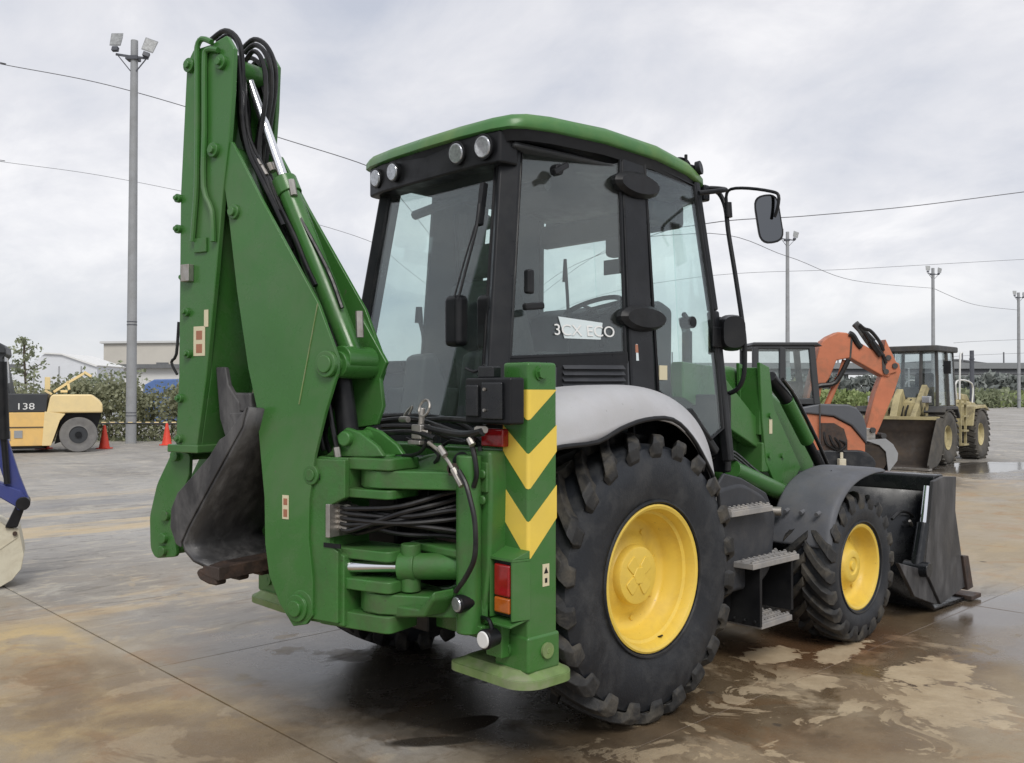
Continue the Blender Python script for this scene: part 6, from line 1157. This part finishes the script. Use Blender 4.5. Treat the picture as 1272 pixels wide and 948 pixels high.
for s in (1, -1):
    wl('front_mudguard', [(.45,1.22),(.35,1.34),(-.55,1.34),(-.74,1.1),(-.70,1.05),(-.52,1.27),(.33,1.27),(.42,1.18)], *sorted((s*.55, s*1.02)), 'loader_dark', bevel=.012)
    wl('rear_mudguard', [(-1.75,.85),(-1.95,1.32),(-2.9,1.36),(-3.3,1.2),(-2.9,1.28),(-2.0,1.26),(-1.85,.85)], *sorted((s*.55, s*1.0)), 'loader_beige', bevel=.012)
    wl('lift_arm', [(-.25,1.75),(-.05,1.85),(.85,1.05),(1.16,.72),(1.16,.40),(1.02,.45),(.72,.85)], *sorted((s*.36, s*.48)), 'loader_beige', bevel=.015)
    m = MB(); m.cyl((-.1,s*.3,.8),(.8,s*.3,.75),.06,n=12); m.build('lift_cylinder', 'loader_dark', t)
    ld = MB(); ld.beam((-.95,s*.95,.4),(-.95,s*.95,1.5),(1,0,0),.05,.05); ld.beam((-1.35,s*.95,.4),(-1.35,s*.95,1.5),(1,0,0),.05,.05)
    for z in (.42,.75,1.1,1.4): ld.beam((-.95,s*.95,z),(-1.35,s*.95,z),(0,1,0),.16,.04)
    ld.build('ladder', 'loader_beige', t)
    rl = MB(); rl.tube([(-1.0,s*.92,1.5),(-1.0,s*.94,2.5),(-1.25,s*.92,2.62)],.022,6); rl.tube([(-1.9,s*.6,1.5),(-1.9,s*.6,1.95),(-3.2,s*.6,1.9),(-3.2,s*.6,1.4)],.02,6); rl.build('hand_rail', 'white', t)
wl('tilt_link', [(.2,1.5),(.35,1.75),(.55,1.6),(.9,1.0),(.75,.9)], -.08, .08, 'loader_beige', bevel=.015)
m = MB(); m.cyl((-.2,0,1.45),(.45,0,1.6),.07,n=12); m.build('tilt_cylinder', 'loader_dark', t)
wl('hood_top', [(-2.0,1.5),(-2.0,1.68),(-3.2,1.62),(-3.45,1.42)], -.5, .5, 'loader_beige', bevel=.05); m = MB(); m.cyl((-2.5,.2,1.6),(-2.5,.2,2.0),.06,n=12); m.build('exhaust_pipe', 'rusty_steel', t)
for s in (1,-1): m = MB(); m.box(.35,.5,s*.62-.09,s*.62+.09,1.42,1.58); m.build('head_lamp', 'lamp_glass', t, bevel=.02); m = MB(); m.beam((.40,s*.62,1.0),(.40,s*.62,1.45),(1,0,0),.05,.05); m.build('lamp_bracket', 'loader_beige', t)
cf = MB(); zt = 2.66
for (x_, y_, xt, yt) in ((-.35,.62,-.42,.58),(-.35,-.62,-.42,-.58),(-1.05,.66,-1.0,.62),(-1.05,-.66,-1.0,-.62),(-1.65,.62,-1.6,.58),(-1.65,-.62,-1.6,-.58),(-.22,0.28,-.34,.26)): cf.beam((x_,y_,1.28),(xt,yt,zt),(1,0,0),.07,.07)
cf.box(-1.7,-.28,-.66,.66,1.1,1.34); cab2 = cf.build('cab', 'loader_dark', t, bevel=.015)
wl('cab_roof', rounded([(-1.75,-.70),(-.22,-.66),(-.22,.66),(-1.75,.70)], .1), 2.64, 2.78, 'loader_dark', cab2, 'z', bevel=.03)
for P_ in ([(-.30,-.6,1.36),(-.30,.6,1.36),(-.40,.58,2.62),(-.40,-.58,2.62)],):
    m = MB(); m.sheet(P_, .01, (1,0,0)); m.build('front_window', 'far_glass', cab2)
for s in (1,-1):
    for xa, xb in ((-.38,-1.0),(-1.08,-1.62)): m = MB(); m.sheet([(xa,s*.64,1.36),(xb,s*.64,1.36),(xb,s*.60,2.62),(xa-.05,s*.60,2.62)], .01, (0,s,0)); m.build('side_window', 'far_glass', cab2)
m = MB(); m.box(-1.35,-.95,-.25,.25,1.3,1.55); m.box(-1.45,-1.3,-.22,.22,1.5,2.15); m.build('driver_seat', 'seat_cloth', cab2, bevel=.05)
m = MB(); m.box(-.7,-.5,-.25,.25,1.3,1.8); m.build('dashboard', 'loader_dark', cab2, bevel=.03)
m = MB(); m.tube([(-.45,.72,2.3),(-.25,.85,2.3)],.015,6); m.box(-.28,-.22,.80,.95,2.1,2.4); m.build('mirror', 'black', cab2)
for k in range(5): m = MB(); m.tube([(.2-.1*k,.2-.12*k,1.5),(.45,.18-.1*k,1.25),(.5-.05*k,.15-.08*k,.95)], .022, 6); m.build('hydraulic_hose', 'hose', t)
m = MB(); m.box(-.3,.1,-.35,.35,1.15,1.42); m.build('valve_block', 'loader_dark', t, bevel=.02)
for s in (1,-1): m = MB(); m.cyl((-2.2,s*.63,1.0),(-2.2,s*.66,1.0),.12,n=16); m.build('filter_cover', 'loader_dark', t); m = MB(); m.box(-3.2,-2.5,s*.61-.02,s*.61+.02,.85,1.2); m.build('side_grille', 'loader_dark', t)
# bucket: open towards its front
prof = [(1.34,1.10),(1.22,.80),(1.25,.45),(1.40,.20),(1.65,.08),(2.15,.03)]
m = MB(); m.grid([[(p[0], y_, p[1]) for p in prof] for y_ in (-1.2, 1.2)]); lb = m.build('loader_bucket', 'bucket_brown', t, solid=.04, smooth=50)
for s in (1,-1): wl('side_plate', prof + [(2.2,.12),(1.90,.62),(1.56,1.10)], *sorted((s*1.18, s*1.22)), 'rusty_steel' if s < 0 else 'old_tyre', lb, bevel=.006)
m = MB(); m.box(1.29,1.39,-1.17,1.17,1.06,1.13); m.build('top_edge', 'loader_beige', lb); m = MB(); m.box(2.05,2.28,-1.24,1.24,.012,.05); m.build('cutting_edge', 'steel', lb)
